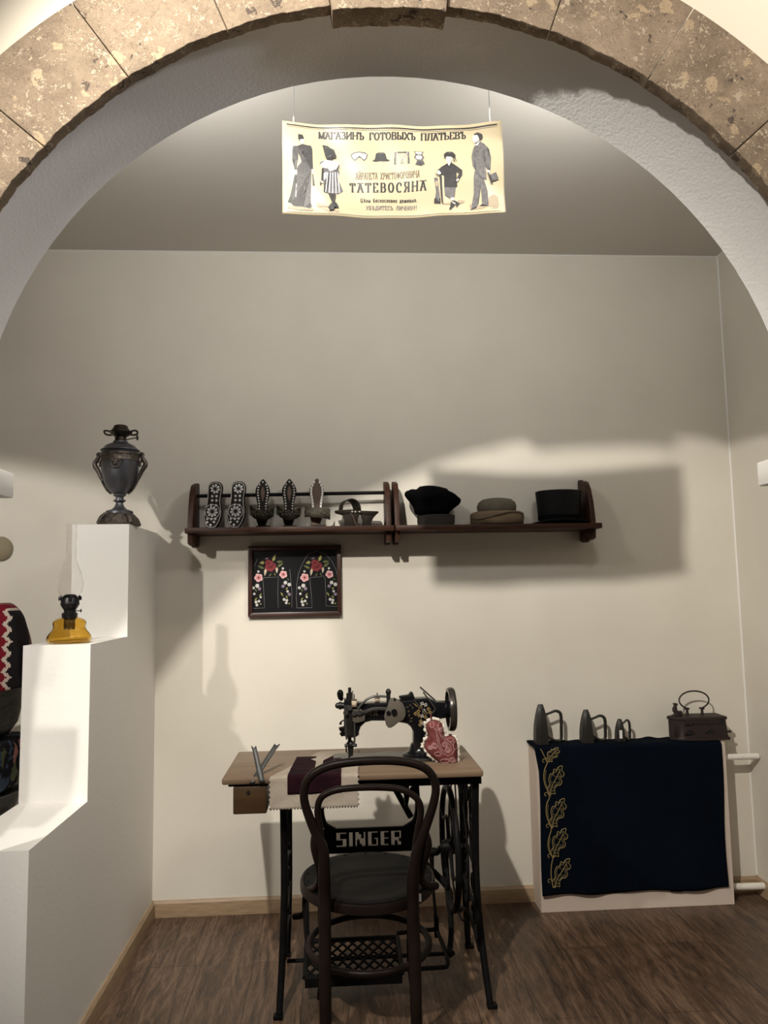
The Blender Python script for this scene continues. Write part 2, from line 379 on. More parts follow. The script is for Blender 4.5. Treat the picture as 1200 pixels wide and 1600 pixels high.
for p in wf.data.polygons: p.material_index = 1 if p.normal.y < -.9 else 0
MB().box(-5.1, -5, -7, YF, 0, 3.9).build('wall_hall_left', paint_h, kind='structure', smooth=False)
MB().box(5, 5.1, -7, YF, 0, 3.9).build('wall_hall_right', paint_h, kind='structure', smooth=False)
MB().box(-5, 5, -7.1, -7, 0, 3.9).build('wall_hall_back', paint_h, kind='structure', smooth=False)
MB().box(-5, 5, -7, YF+.1, 3.9, 4.0).build('ceiling_hall', paint_c, kind='structure', smooth=False)
# stepped white partition
prof = [(0, 0), (0, 1.627), (-.4636, 1.627), (-.4636, 1.198), (-.906, 1.198), (-.906, .707), (-1.375, .707), (-1.375, 0)]
MB().prism(prof, 'x', -1.112, XL).build('wall_stepped', paint_w, kind='structure', smooth=False)
# stone voussoirs of both arches
def voussoirs(cx, name, cz=1.662, r0=1.056, r1=1.276):
    root = bpy.data.objects.new(name, None); COL.objects.link(root); root['kind'] = 'structure'; LOC[root.name] = Vector((0, 0, 0))
    js = [-84.5, -77, -63.2, -49.5, -36, -22.3, -8.9, 5.9, 19.5, 33.5, 48, 62, 76, 84.5] 
    for a0, a1 in zip(js, js[1:]):
        key = a0 == -8.9
        n = 24; m = MB(); g = .05
        ri = r0-.022 if key else r0
        ro = r1+.03 if key else r1
        ts = [math.radians(a0+g+(a1-a0-2*g)*i/n) for i in range(n+1)]
        jit = lambda t: .0012*math.sin(t*37)+.0011*math.sin(t*91+1)+.0009*math.sin(t*233)
        poly = [(cx-.006+(ri+jit(t))*math.sin(t), cz+(ri+jit(t))*math.cos(t)) for t in ts]+[(cx-.006+ro*math.sin(t), cz+ro*math.cos(t)) for t in reversed(ts)]
        m.prism(poly, 'y', -1.832 if key else -1.82, -1.770 if key else -1.787, bev=.002)
        m.build('keystone' if key else 'stone_block', stone, root, angle=50)
voussoirs(.064, 'trim_1')
# imposts
MB().prism([(-.876, YB), (-1.10, YB), (-1.26, -1.86), (-.876, -1.86)], 'z', 1.588, 1.648, .003).build('trim_2', paint_w, kind='structure')
MB().box(.9655, 1.27, -1.86, YB, 1.600, 1.661, .004).build('trim_3', paint_w, kind='structure')
# baseboards
bp = [(0, 0), (.016, 0), (.016, .03), (.013, .055), (.006, .065), (0, .065)]
MB().prism([(-a, b) for a, b in bp], 'x', XL, XR).build('baseboard_back', base_wood, kind='structure', angle=25)
MB().prism([(XL+a, b) for a, b in bp], 'y', -1.375, 0).build('baseboard_left', base_wood, kind='structure', angle=25)
MB().prism([(XR-a, b) for a, b in bp], 'y', YB, 0).build('baseboard_right', base_wood, kind='structure', angle=25)
# caulk lines in the corners
MB().prism([(0, H), (-.005, H), (0, H-.005)], 'x', -3.7, XR).build('trim_4', caulk, kind='structure', smooth=False)
MB().prism([(XR, 0), (XR-.005, 0), (XR, -.005)], 'z', .07, H).build('trim_5', caulk, kind='structure', smooth=False)
MB().prism([(XR, H), (XR-.006, H), (XR, H-.006)], 'y', YB, 0).build('trim_6', caulk, kind='structure', smooth=False)
MB().box(-2.6, -1.112, -1.3, -.05, 0, .60).build('trim_7', paint_w, kind='structure', smooth=False)   # low plinth behind the partition
# ------------------------------------------------------------------ bentwood chair
def build_chair():
    root = thing('bentwood_chair', (-.015, -.94, 0), 'dark bentwood chair with hooped back, pushed in at the treadle table', 'chair')
    def yb(z): return -1.165-.13*max(0, z-.46) if z > .46 else -1.165-.14*(.46-z)
    def pz(x, y, Y0=-1.18):
        Y = Y0
        for _ in range(4): Y = yb(at(x, y, Y).z)
        return at(x, y, Y)
    L = [(505, 1330), (498, 1312), (486, 1284), (477, 1258), (475, 1240), (479, 1222), (494, 1206), (526, 1194), (584, 1188.5), (630, 1190), (660, 1198), (676, 1213), (681, 1234), (676, 1260), (666, 1290), (656, 1318), (652, 1330)]
    hoop = [pz(*p) for p in L]
    lft = [Vector((-.150, yb(z)-.0, z)) for z in (0, .15, .30, .46)]; rgt = [Vector((.103+.004*(z < .1), yb(z), z)) for z in (0, .15, .30, .46)]
    pts = lft+[Vector((-.150, yb(.56), .55))]+hoop+[Vector((.106, yb(.55), .55))]+rgt[::-1]
    rs = [.014, .0165, .0178, .018, .0175]+[.016, .0148, .0135, .0125]+[.0122]*(len(hoop)-8)+[.0125, .0135, .0148, .016]+[.0175, .018, .0178, .0165, .014]
    MB().tube(pts, rs, 14, smooth=4).build('backrest_frame', bentwood, root)
    I = [(508, 1345), (503, 1318), (499, 1290), (496, 1268), (500, 1250), (512, 1240), (535, 1233.5), (580, 1231), (620, 1233), (640, 1240), (654, 1252), (658, 1270), (654, 1294), (650, 1318), (648, 1345)]
    ip = [pz(*p)+Vector((0, .006, 0)) for p in I]
    MB().tube(ip, .0095, 12, smooth=4).build('inner_hoop', bentwood, root)
    cx, cy = -.018, -.945
    def ring(t, rx, ry): return (cx+rx*math.cos(t)*(1+.05*math.sin(t)), cy+ry*math.sin(t))
    n = 64
    m = MB(); inn = .83
    prof = [(1.0, .432), (1.0, .452), (.985, .459), (inn, .459), (inn, .432)]
    rings = []
    for k in range(n): rings.append([(*ring(2*PI*k/n, .212*a, .232*a), z) for a, z in prof])
    rings.append(rings[0])
    m.loft(rings, True, False); bmesh.ops.remove_doubles(m.bm, verts=m.bm.verts[:], dist=1e-5); m.build('seat_frame', bentwood, root, angle=50)
    m = MB()
    rr = []
    for a, z in ((.01, .456), (.5, .4575), (.8, .461), (.93, .4645), (.955, .4625), (.955, .4595)):
        rr.append([(*ring(2*PI*k/n, .212*a, .232*a), z) for k in range(n)])
    m.loft(rr); seat = m.build('seat', seat_m, root)
    for k in range(18):
        x, y = ring(2*PI*(k+.5)/18, .212*.90, .232*.90); MB().ell((x, y, .4642), .0045, .0045, .0025, 8, 5).build('tack', iron, seat)
    for sx, x0, x1, y1 in ((-1, -.158, -.186, -.715), (1, .128, .152, -.715)):
        MB().tube([(x0, -.775, .432), (x0+sx*.006, -.765, .3), (x0+sx*.004, -.745, .12), (x1-sx*.012, y1-.02, 0)], [.0185, .017, .015, .013], 12, smooth=4).build('leg', bentwood, root)
    MB().tube([(cx+.188*math.cos(2*PI*k/40), -.945+.205*math.sin(2*PI*k/40), .262+.0*k) for k in range(40)], .0105, 10, closed=True).build('stretcher_ring', bentwood, root)
    for s, b in ((-1, [(493, 1300, -1.19), (492, 1322, -1.18), (499, 1352, -1.16), (500, 1374, -1.12), (492, 1388, -1.06), (482, 1390, -1.01)]), (1, [(663, 1298, -1.19), (668, 1320, -1.18), (660, 1350, -1.16), (657, 1372, -1.12), (668, 1384, -1.06), (681, 1384, -1.01)])):
        p = [at(*q) for q in b]
        MB().tube(p, [.011, .0135, .013, .0115, .011, .012], 10, smooth=4).build('bracket', bentwood, root)
    m = MB(); a = at(655, 1402, -1.14); m.box(a.x-.007, a.x+.006, a.y-.001, a.y, a.z-.012, a.z+.010); m.build('price_tag', white_p, root, label='small white price tag')
build_chair()

# ------------------------------------------------------------------ treadle table
def scroll(c, r, a0, turns, n=22, sh=.25):       # flat spiral in the y-z plane
    return [(c[0], c[1]+r*(1-(1-sh)*i/n)*math.cos(a0+turns*2*PI*i/n), c[2]+r*(1-(1-sh)*i/n)*math.sin(a0+turns*2*PI*i/n)) for i in range(n+1)]
TX0, TX1, TY0, TY1, TZ = -.488, .377, -.853, -.42, .752
def build_table():
    root = thing('treadle_table', (.0, -.63, 0), 'treadle sewing table with worn oak top on black cast iron stand', 'table')
    MB().box(TX0, TX1, TY0, TY1, TZ-.022, TZ, .006).build('tabletop', table_w, root, angle=30)
    d = MB(); d.box(-.452, -.343, -.845, -.50, .634, .722, .004); dr = d.build('drawer', drawer_w, root, angle=30)
    k = MB(); c = at(388, 1238, -.847); k.prism([(c.x+.006*math.cos(t*2*PI/12), c.z+.006*math.sin(t*2*PI/12)) for t in range(12)], 'y', -.849, -.846); k.build('keyhole_plate', grime, dr)
    MB().box(-.468, -.335, -.84, -.46, .722, .730).build('drawer_rail', grime, root)
    m = MB()
    m.box(-.31, .375, -.82, -.79, .700, .730); m.box(-.31, .375, -.49, -.46, .700, .730)
    m.build('top_rail', iron, root, smooth=False)
    for X, sx in ((-.292, -1), (.358, 1)):
        m = MB()
        fx = X+sx*.012 if sx < 0 else X+.02
        m.tube([(X, -.80, .728), (X, -.765, .52), (X, -.765, .33), (X+(fx-X)*.5, -.80, .14), (fx, -.845, .012)], [.013, .0125, .0125, .012, .011], 10, smooth=4)
        m.tube([(X, -.46, .728), (X, -.495, .52), (X, -.495, .33), (X+(fx-X)*.5, -.46, .14), (fx, -.415, .012)], [.013, .0125, .0125, .012, .011], 10, smooth=4)
        fr = m.build('side_frame', iron, root)
        for fy in (-.845, -.415):
            f = MB(); f.box(fx-.019 if sx < 0 else fx-.012, fx+.012 if sx < 0 else fx+.022, fy-.014, fy+.014, 0, .014, .004); f.build('foot', iron, fr)
        m = MB()
        m.box(X-.008, X+.008, -.81, -.45, .705, .728); m.tube([(X, -.77, .40), (X, -.63, .43), (X, -.49, .40)], .009, 8, smooth=4)
        m.tube([(X, -.775, .30), (X, -.63, .27), (X, -.485, .30)], .009, 8, smooth=4); m.tube([(X, -.80, .16), (X, -.63, .20), (X, -.46, .16)], .009, 8, smooth=4)
        for yc, zc, r, a, t in ((-.70, .60, .065, 0, 1.3), (-.56, .60, .065, PI, -1.3), (-.70, .49, .05, PI, 1.3), (-.56, .49, .05, 0, -1.3), (-.70, .345, .05, PI/2, 1.3), (-.56, .345, .05, PI/2, -1.3), (-.71, .235, .04, 0, 1.2), (-.55, .235, .04, PI, -1.2)):
            m.tube(scroll((X, yc, zc), r, a, t), .0062, 6)
        for t in range(2): m.tube([(X, -.74+.22*t, .70), (X, -.68+.10*t, .55), (X, -.74+.22*t, .42)], .007, 8, smooth=4)
        m.build('scrollwork', iron, fr)
    # brace plate with the cut-out letters
    Yb = -.455
    G = {'S': ["11111", "11000", "11000", "11111", "00011", "00011", "11111"], 'I': ["11", "11", "11", "11", "11", "11", "11"],
         'N': ["11001", "11101", "11101", "11111", "10111", "10111", "10011"], 'G': ["11111", "11000", "11000", "11011", "11001", "11001", "11111"],
         'E': ["1111", "1100", "1100", "1111", "1100", "1100", "1111"], 'R': ["11111", "11001", "11001", "11111", "11110", "11011", "11011"]}
    word = 'SINGER'; W = sum(len(G[c][0]) for c in word)+5
    x0, x1, z0, z1 = -.118, .128, .398, .452; dx = (x1-x0)/W; dz = (z1-z0)/7
    m = MB()
    cells = [[0]*W for _ in range(7)]; cxp = 0
    for c in word:
        for r_ in range(7):
            for q, ch in enumerate(G[c][r_]): cells[r_][cxp+q] = int(ch)
        cxp += len(G[c][0])+1
    ih = .0012
    for r_ in range(7):
        q = 0
        while q < W:
            if cells[r_][q] == 0:
                e = q
                while e < W and cells[r_][e] == 0: e += 1
                m.box(x0+q*dx-ih, x0+e*dx+ih, Yb-.005, Yb+.005, z1-(r_+1)*dz-ih, z1-r_*dz+ih); q = e
            else: q += 1
    m.box(-.165, x0+.001, Yb-.005, Yb+.005, .388, .462); m.box(x1-.001, .185, Yb-.005, Yb+.005, .388, .462)
    m.box(-.165, .185, Yb-.006, Yb+.006, .376, .399); m.box(-.165, .185, Yb-.006, Yb+.006, .451, .466)
    br = m.build('brace_plate', iron, root, smooth=False)
    for s, xe, xf in ((-1, -.155, -.285), (1, .175, .35)):
        m = MB()
        m.tube([(xe-s*.035, Yb, .462), (xe-s*.015, Yb, .468), (xe+s*.008, Yb, .485), (xe+s*.018, Yb, .53), (xe+s*.016, Yb, .60), (xe+s*.012, Yb, .715)], [.007, .011, .012, .011, .010, .010], 8, smooth=4)
        m.ell((xe+s*.002, Yb, .60), .014, .010, .012, 10, 8)
        m.tube([(xe+s*.005, Yb, .44), (xe+s*.012, Yb, .40), (xe+s*.032, Yb, .34), (xf-s*.055, Yb-.04, .25), (xf-s*.05, Yb-.06, .19), (xf-s*.01, Yb-.04, .17)], [.011, .011, .011, .012, .012, .011], 8, smooth=4)
        m.tube([(xf-s*.055, Yb-.05, .22), (xf-s*.06, -.60, .16), (xf-s*.075, -.66, .10)], [.011, .010, .009], 8, smooth=4)
        m.ell((xf-s*.078, -.665, .095), .016, .014, .016)
        m.build('brace_arm', iron, br)
    # treadle pedal with a diamond lattice
    tr = MB(); px0, px1, yf, yr = -.225, .098, -.765, -.575
    zt = lambda y: .082+(y-yf)/(yr-yf)*.035
    for y in (yf, yr): tr.tube([(px0, y, zt(y)), (px1, y, zt(y))], .0085, 8)
    for x in (px0, px1): tr.tube([(x, yf, zt(yf)), (x, yr, zt(yr))], .0085, 8)
    nx = 9; step = (px1-px0)/nx
    for i in range(-4, nx+1):
        for s in (1, -1):
            a = px0+i*step if s > 0 else px1-i*step; b = a+s*step*4
            lo, hi = 0.0, 1.0
            if s > 0: lo = max(0, (px0-a)/(b-a)); hi = min(1, (px1-a)/(b-a))
            else: lo = max(0, (px1-a)/(b-a)); hi = min(1, (px0-a)/(b-a))
            if hi-lo > .02:
                q = lambda t: (a+(b-a)*t, yf+(yr-yf)*t, zt(yf+(yr-yf)*t))
                tr.tube([q(lo), q(hi)], .0042, 6)
    tr.box(px0, px1, yf-.012, yf-.004, .055, .083)
    pd = tr.build('treadle', iron, root)
    m = MB()
    m.tube([(px1, yf+.02, .085), (.225, yf+.02, .085), (.255, -.74, .09), (.258, -.66, .10), (.245, -.56, .12), (.235, -.545, .125), (px1, -.545, .118)], .0075, 8, smooth=3)
    m.tube([(-.29, -.665, .093), (.29, -.665, .093)], .007, 8); m.tube([(.243, -.55, .10), (.243, -.55, .17)], .009, 8)
    m.build('treadle_rod', iron, pd)
    # flywheel
    fc = (.292, -.60, .430); R = .205
    m = MB(); m.tube([(fc[0], fc[1]+R*math.cos(2*PI*k/56), fc[2]+R*math.sin(2*PI*k/56)) for k in range(56)], .011, 10, closed=True)
    m.lathe([(.0, -.028), (.022, -.028), (.026, -.01), (.026, .01), (.022, .028), (.0, .028)], fc, 20, 'x', cap=False)
    fw = m.build('flywheel', iron, root)
    for k in range(4):
        a = k*PI/2+.5
        p = [(fc[0], fc[1]+r*math.cos(a+b), fc[2]+r*math.sin(a+b)) for r, b in ((.02, 0), (.06, .45), (.11, .40), (.16, -.12), (.198, -.05))]
        MB().tube(p, [.009, .007, .0065, .006, .007], 8, smooth=4).build('spoke', iron, fw)
    m = MB(); m.tube([(.345, -.60, .43), (.30, -.60, .43), (.262, -.60, .43), (.252, -.585, .415), (.252, -.57, .40), (.205, -.57, .40), (.205, -.585, .42), (.18, -.60, .44), (.165, -.60, .44)], .0085, 8, smooth=2)
    m.build('crankshaft', iron, root)
    m = MB(); m.tube([(.228, -.57, .41), (.230, -.57, .30), (.238, -.56, .20), (.243, -.55, .135)], [.010, .0055, .0055, .008], 8); m.lathe([(.014, -.018), (.016, 0), (.014, .018)], (.228, -.57, .405), 12, 'x'); m.build('pitman_rod', iron, root)
    m = MB(); m.tube([(.322, -.60+.225*math.cos(2*PI*k/48), .425+.235*math.sin(2*PI*k/48)) for k in range(48)], .0035, 6, closed=True); m.build('dress_guard', iron, root)
    m = MB(); m.tube([(.295, -.80, .47), (.296, -.74, .70), (.300, -.70, .79)], .003, 6); m.build('drive_belt', leather, root); m = MB(); m.tube([(.295, -.41, .47), (.296, -.52, .70), (.300, -.56, .79)], .003, 6); m.build('drive_belt', leather, root)
    m = MB(); m.tube([(.15, -.47, .70), (.10, -.47, .62), (.165, -.46, .50)], .012, 8); m.build('belt_guard', iron, root); m = MB(); m.tube([(.135, -.60, .70), (.140, -.60, .62), (.135, -.62, .58)], [.008, .012, .006], 8); m.build('belt_shifter', iron, root)
build_table()

# ------------------------------------------------------------------ sewing machine head
MY = -.62
def zp(x, y, Y=MY): return at(510+x/5.4545, 1060+y/5.4545, Y)
def build_machine():
    root = thing('sewing_machine', (.1, MY, TZ), 'black enamelled sewing machine head with gold flowers, on the treadle table', 'sewing machine')
    xz = lambda L, Y=MY: [(zp(x, y, Y).x, zp(x, y, Y).z) for x, y in L]
    body = [(150, 172), (200, 167), (262, 198), (330, 205), (480, 200), (540, 200), (620, 182), (700, 178), (760, 165), (865, 160), (930, 192), (1005, 196), (1005, 330), (930, 342), (870, 350), (845, 420), (838, 690), (738, 690), (735, 445), (715, 405), (685, 378), (640, 368), (500, 352), (385, 352), (330, 366), (292, 402), (278, 440), (276, 472), (240, 495), (165, 495), (148, 470)]
    m = MB(); m.prism(xz(body), 'y', MY-.032, MY+.032, bev=.008); arm = m.build('arm', black_en, root, angle=35)
    # rounded barrel of the pillar and the right end
    m = MB(); c = zp(950, 265); m.lathe([(.030, 0), (.032, .02), (.028, .05)], (c.x, MY, c.z), 20, 'x'); m.build('shaft_housing', black_en, arm)
    b = zp(785, 690)
    m = MB(); m.lathe([(.062, TZ+.006), (.060, TZ+.016), (.045, TZ+.022), (.038, TZ+.034), (.034, TZ+.05)], (b.x+.01, MY, 0), 28, sx=1.1, sy=.9); m.build('pillar_base', black_en, root)
    x0 = zp(270, 700).x
    m = MB(); m.box(-.125, .30, MY-.075, MY+.075, TZ+.0005, TZ+.007, .003); m.build('bed_plate', steel, root)
    # head: face plate, needle and presser bars
    m = MB(); m.prism(xz([(150, 230), (215, 225), (232, 300), (232, 480), (165, 490), (150, 420)], MY-.036), 'y', MY-.040, MY-.031, bev=.002); m.build('face_plate', grime, root)
    m = MB(); a = zp(198, 170)
    m.tube([zp(198, 78), zp(198, 170)], .006, 10); m.build('needle_bar_top', grime, root); m = MB(); m.tube([zp(198, 490), zp(198, 600)], .007, 10); m.tube([zp(196, 600), zp(194, 690)], .0025, 6); m.build('needle_bar', grime, root)
    m = MB(); m.tube([zp(240, 295, MY-.042), zp(240, 545, MY-.042)], .0035, 8); m.build('presser_bar', steel, root); m = MB(); m.tube([zp(165, 290, MY-.042), zp(172, 520, MY-.042)], .0035, 8); m.build('presser_bar', steel, root)
    m = MB(); m.ell(zp(207, 562), .017, .017, .014); m.tube([zp(155, 572, MY-.01), zp(260, 570, MY-.01)], .006, 8); m.tube([zp(168, 575), zp(170, 630)], .003, 6)
    p0, p1 = zp(206, 580), zp(208, 660); m.tube([p0, p1], [.011, .008], 8); m.tube([p1+Vector((-.006, 0, 0)), zp(195, 675)], .004, 6); m.build('presser_foot', grime, root)
    m = MB(); m.tube([zp(142, 180), zp(122, 165), zp(117, 122)], [.006, .010, .012], 10, smooth=3); m.ell(zp(118, 126), .011, .011, .013); m.build('lifter_knob', iron, root)
    m = MB(); m.tube([zp(150, 232), zp(85, 232)], [.012, .010], 12); m.lathe([(.0, -.006), (.014, -.006), (.014, .004), (.006, .008), (.006, .014)], zp(120, 232), 14, 'x'); m.ell(zp(90, 232), .007, .009, .009); m.build('tension_knob', grime, root)
    m = MB(); m.tube([zp(150, 355), zp(122, 372), zp(120, 384)], .0025, 6); m.ell(zp(121, 384), .005, .004, .005, 8, 6)
    m.prism(xz([(150, 410), (105, 420), (112, 440), (130, 455), (112, 470), (130, 492), (160, 485)]), 'y', MY-.012, MY+.012, bev=.002); m.build('thread_guide', iron, root)
    m = MB()
    for x, y0, r in ((178, 125, .004), (214, 118, .0025), (224, 104, .0018)): MB().tube([zp(x, y0), zp(x, 175)], r, 6).build('thread_post', grime, root)
    # spools
    for (x0_, x1_, y0_, y1_, yy) in ((213, 262, 178, 240, MY-.045), (410, 458, 165, 208, MY-.01)):
        c0 = zp((x0_+x1_)/2, y1_, yy); r = (zp(x1_, y1_, yy)-zp(x0_, y1_, yy)).length/2; h = zp((x0_+x1_)/2, y0_, yy).z-c0.z
        m = MB(); m.lathe([(r*.6, .0), (r*1.05, 0), (r*1.05, h*.1), (r*.8, h*.16), (r*.8, h*.84), (r*1.05, h*.9), (r*1.05, h), (r*.6, h)], c0, 18)
        sp = m.build('spool', MATS['worn_oak_top'], root)
        m = MB(); m.lathe([(r*.82, h*.18), (r*.95, h*.25), (r*.95, h*.75), (r*.82, h*.82)], c0, 18); m.build('thread', thread_m, sp)
        m = MB(); m.tube([c0, c0+Vector((0, 0, h+.018))], .0022, 6); m.build('spool_pin', steel, sp)
    m = MB(); m.tube([zp(268, 262, MY-.045), zp(300, 222, MY-.045), (zp(345, 180, MY-.045)), zp(400, 155, MY-.045), zp(455, 152, MY-.045), zp(532, 155, MY-.045)], .0042, 8, smooth=4); m.build('take_up_lever', steel, root)
    m = MB(); m.tube([zp(528, 112, MY-.045), zp(530, 300, MY-.045)], .0075, 10); m.ell(zp(528, 116, MY-.045), .010, .010, .012); m.tube([zp(530, 240, MY-.02), zp(530, 240, MY-.052)], .008, 8); m.build('rocker_post', grime, root)
    m = MB(); m.tube([zp(225, 294, MY-.05), zp(315, 290, MY-.05), zp(365, 272, MY-.05), (zp(420, 258, MY-.05)), zp(530, 262, MY-.05)], [.009, .007, .006, .006, .006], 8, smooth=3, flat=.6)
    for x, y in ((163, 294), (235, 296), (282, 292), (200, 252)): m.lathe([(.0085, -.006), (.0085, .004), (.006, .006)], zp(x, y, MY-.05), 12, 'y')
    m.build('link_lever', steel, root)
    m = MB(); m.prism(xz([(222, 262), (300, 262), (332, 315), (325, 360), (262, 378), (222, 365)], MY-.04), 'y', MY-.046, MY-.034, bev=.002); m.build('cover_plate', brownst, root)
    disc = [(545, 168), (580, 163), (610, 180), (650, 212), (672, 260), (675, 310), (655, 350), (620, 368), (575, 405), (548, 420), (525, 418), (508, 395), (490, 320), (505, 270), (522, 240), (530, 195)]
    m = MB(); m.prism(xz(disc, MY-.05), 'y', MY-.056, MY-.046, bev=.0015); dk = m.build('cam_plate', brownst, root)
    m = MB(); m.lathe([(.010, -.008), (.011, .0), (.011, .012)], zp(578, 287, MY-.056), 16, 'y'); m.build('bolt', iron, dk); m = MB(); m.lathe([(.004, -.003), (.004, .006)], zp(582, 180, MY-.056), 10, 'y'); m.build('bolt', iron, dk); m = MB(); m.lathe([(.008, -.004), (.008, .01)], zp(530, 295, MY-.056), 10, 'y'); m.build('bolt', iron, dk)
    m = MB(); m.prism(xz([(620, 152), (700, 140), (712, 122), (722, 113), (735, 120), (745, 150), (760, 185), (640, 190), (620, 182), (650, 172), (620, 165)]), 'y', MY-.018, MY+.018, bev=.003); m.build('lever_bracket', iron, root)
    # handwheel
    hc = zp(1062, 262); hr = .078
    m = MB(); m.lathe([(.020, -.055), (.026, -.05), (.030, -.02), (.028, 0), (.014, .006), (.014, .012)], hc, 22, 'x')
    prof = [(hr-.014, -.013), (hr-.003, -.012), (hr, -.004), (hr, .006), (hr-.004, .012), (hr-.014, .012), (hr-.014, -.013)]
    m.lathe(prof, hc, 44, 'x', cap=False); m.lathe([(.012, -.005), (hr-.012, -.002), (hr-.012, .004), (.012, .006)], hc, 40, 'x')
    hw = m.build('handwheel', mat('worn_dark_wheel', (.04, .033, .028), .25, .4), root)
    # wires on top
    m = MB(); m.tube([zp(798, 74, MY-.03), zp(930, 190, MY-.03)], .0028, 6); m.build('thread_wire', steel, root); m = MB(); m.tube([zp(825, 117, MY-.05), zp(905, 225, MY-.05), zp(927, 262, MY-.05), zp(912, 285, MY-.05), zp(892, 303, MY-.05)], .0028, 6, smooth=3); m.build('thread_wire', steel, root); m = MB(); m.tube([zp(745, 185, MY-.04), zp(860, 308, MY-.045)], .002, 6); m.build('thread_wire', steel, root)
    # lettering and gold flowers
    m = MB(); Yt = MY-.0335
    def bar(a, b, wd):
        a = zp(*a, Yt); b = zp(*b, Yt); d = (b-a).normalized(); n_ = Vector((-d.z, 0, d.x))*wd
        m.flatpoly([a+n_, b+n_, b-n_, a-n_])
    T = 275; B = 314
    def letter(ch, x, w_=30):
        if ch == 'G':
            bar((x+w_, T+3), (x+4, T), .0010); bar((x+3, T), (x+3, B), .0018); bar((x+2, B-1), (x+w_, B-1), .0010); bar((x+w_-2, B), (x+w_-2, T+22), .0016); bar((x+w_/2, T+22), (x+w_, T+22), .0010)
        if ch == 'E':
            bar((x+5, T), (x+5, B), .0018); [bar((x+4, y), (x+w_-4, y), .0010) for y in (T+1, (T+B)/2, B-1)]
        if ch == 'R':
            bar((x+5, T), (x+5, B), .0018); bar((x+4, T+1), (x+w_-6, T+1), .0010); bar((x+w_-5, T), (x+w_-5, T+19), .0016); bar((x+4, T+20), (x+w_-5, T+20), .0010); bar((x+14, T+20), (x+w_, B), .0016)
        if ch == 'N':
            bar((x+4, T), (x+4, B), .0014); bar((x+4, T), (x+w_-3, B), .0016); bar((x+w_-3, T), (x+w_-3, B), .0014)
        if ch == 'I': bar((x+6, T), (x+6, B), .0018)
        if ch == 'S':
            bar((x+w_-3, T+1), (x+3, T+1), .0010); bar((x+4, T), (x+4, T+19), .0016); bar((x+3, T+19), (x+w_-3, T+20), .0012); bar((x+w_-4, T+20), (x+w_-4, B), .0016); bar((x+3, B-1), (x+w_-3, B-1), .0010)
    for ch, x in (('S', 222), ('I', 262), ('N', 284), ('G', 333), ('E', 371), ('R', 405)): letter(ch, x)
    m.build('lettering', mat('faded_gold', (.20, .155, .09), .45, .5), arm, smooth=False)
    m = MB(); rnd = random.Random(3); Yf = MY-.0335
    def leaf(x, y, L_, a, wd):
        c = zp(x, y, Yf); n_ = 8
        m.flatpoly([c+Vector((math.cos(a)*L_*math.cos(t*2*PI/n_)-math.sin(a)*wd*math.sin(t*2*PI/n_), -.0001, math.sin(a)*L_*math.cos(t*2*PI/n_)+math.cos(a)*wd*math.sin(t*2*PI/n_))) for t in range(n_)])
    for x, y, q in ((815, 215, 1), (845, 225, 1), (800, 245, 0), (770, 225, 0), (785, 280, 0), (790, 315, 0), (815, 320, 1), (845, 330, 0), (805, 365, 0), (820, 385, 1), (800, 395, 0), (870, 260, 0), (885, 290, 0), (830, 275, 1), (760, 300, 0), (845, 295, 0)):
        m.mi = q
        for k in range(5): leaf(x+10*math.cos(k*1.256+q), y+10*math.sin(k*1.256+q), .0042, k*1.256, .0018)
    m.mi = 2
    for x, y in ((690, 245), (700, 280), (715, 230), (735, 250), (705, 315), (725, 340), (745, 215), (720, 365)): leaf(x, y, .005, x*.1, .0025)
    m.build('flower_decoration', [mat('old_gold', (.40, .27, .11), .4, .4), mat('silver_gold', (.66, .62, .55), .35, .4), mat('dim_gold', (.10, .08, .05), .5, .4)], arm, smooth=False)
build_machine()

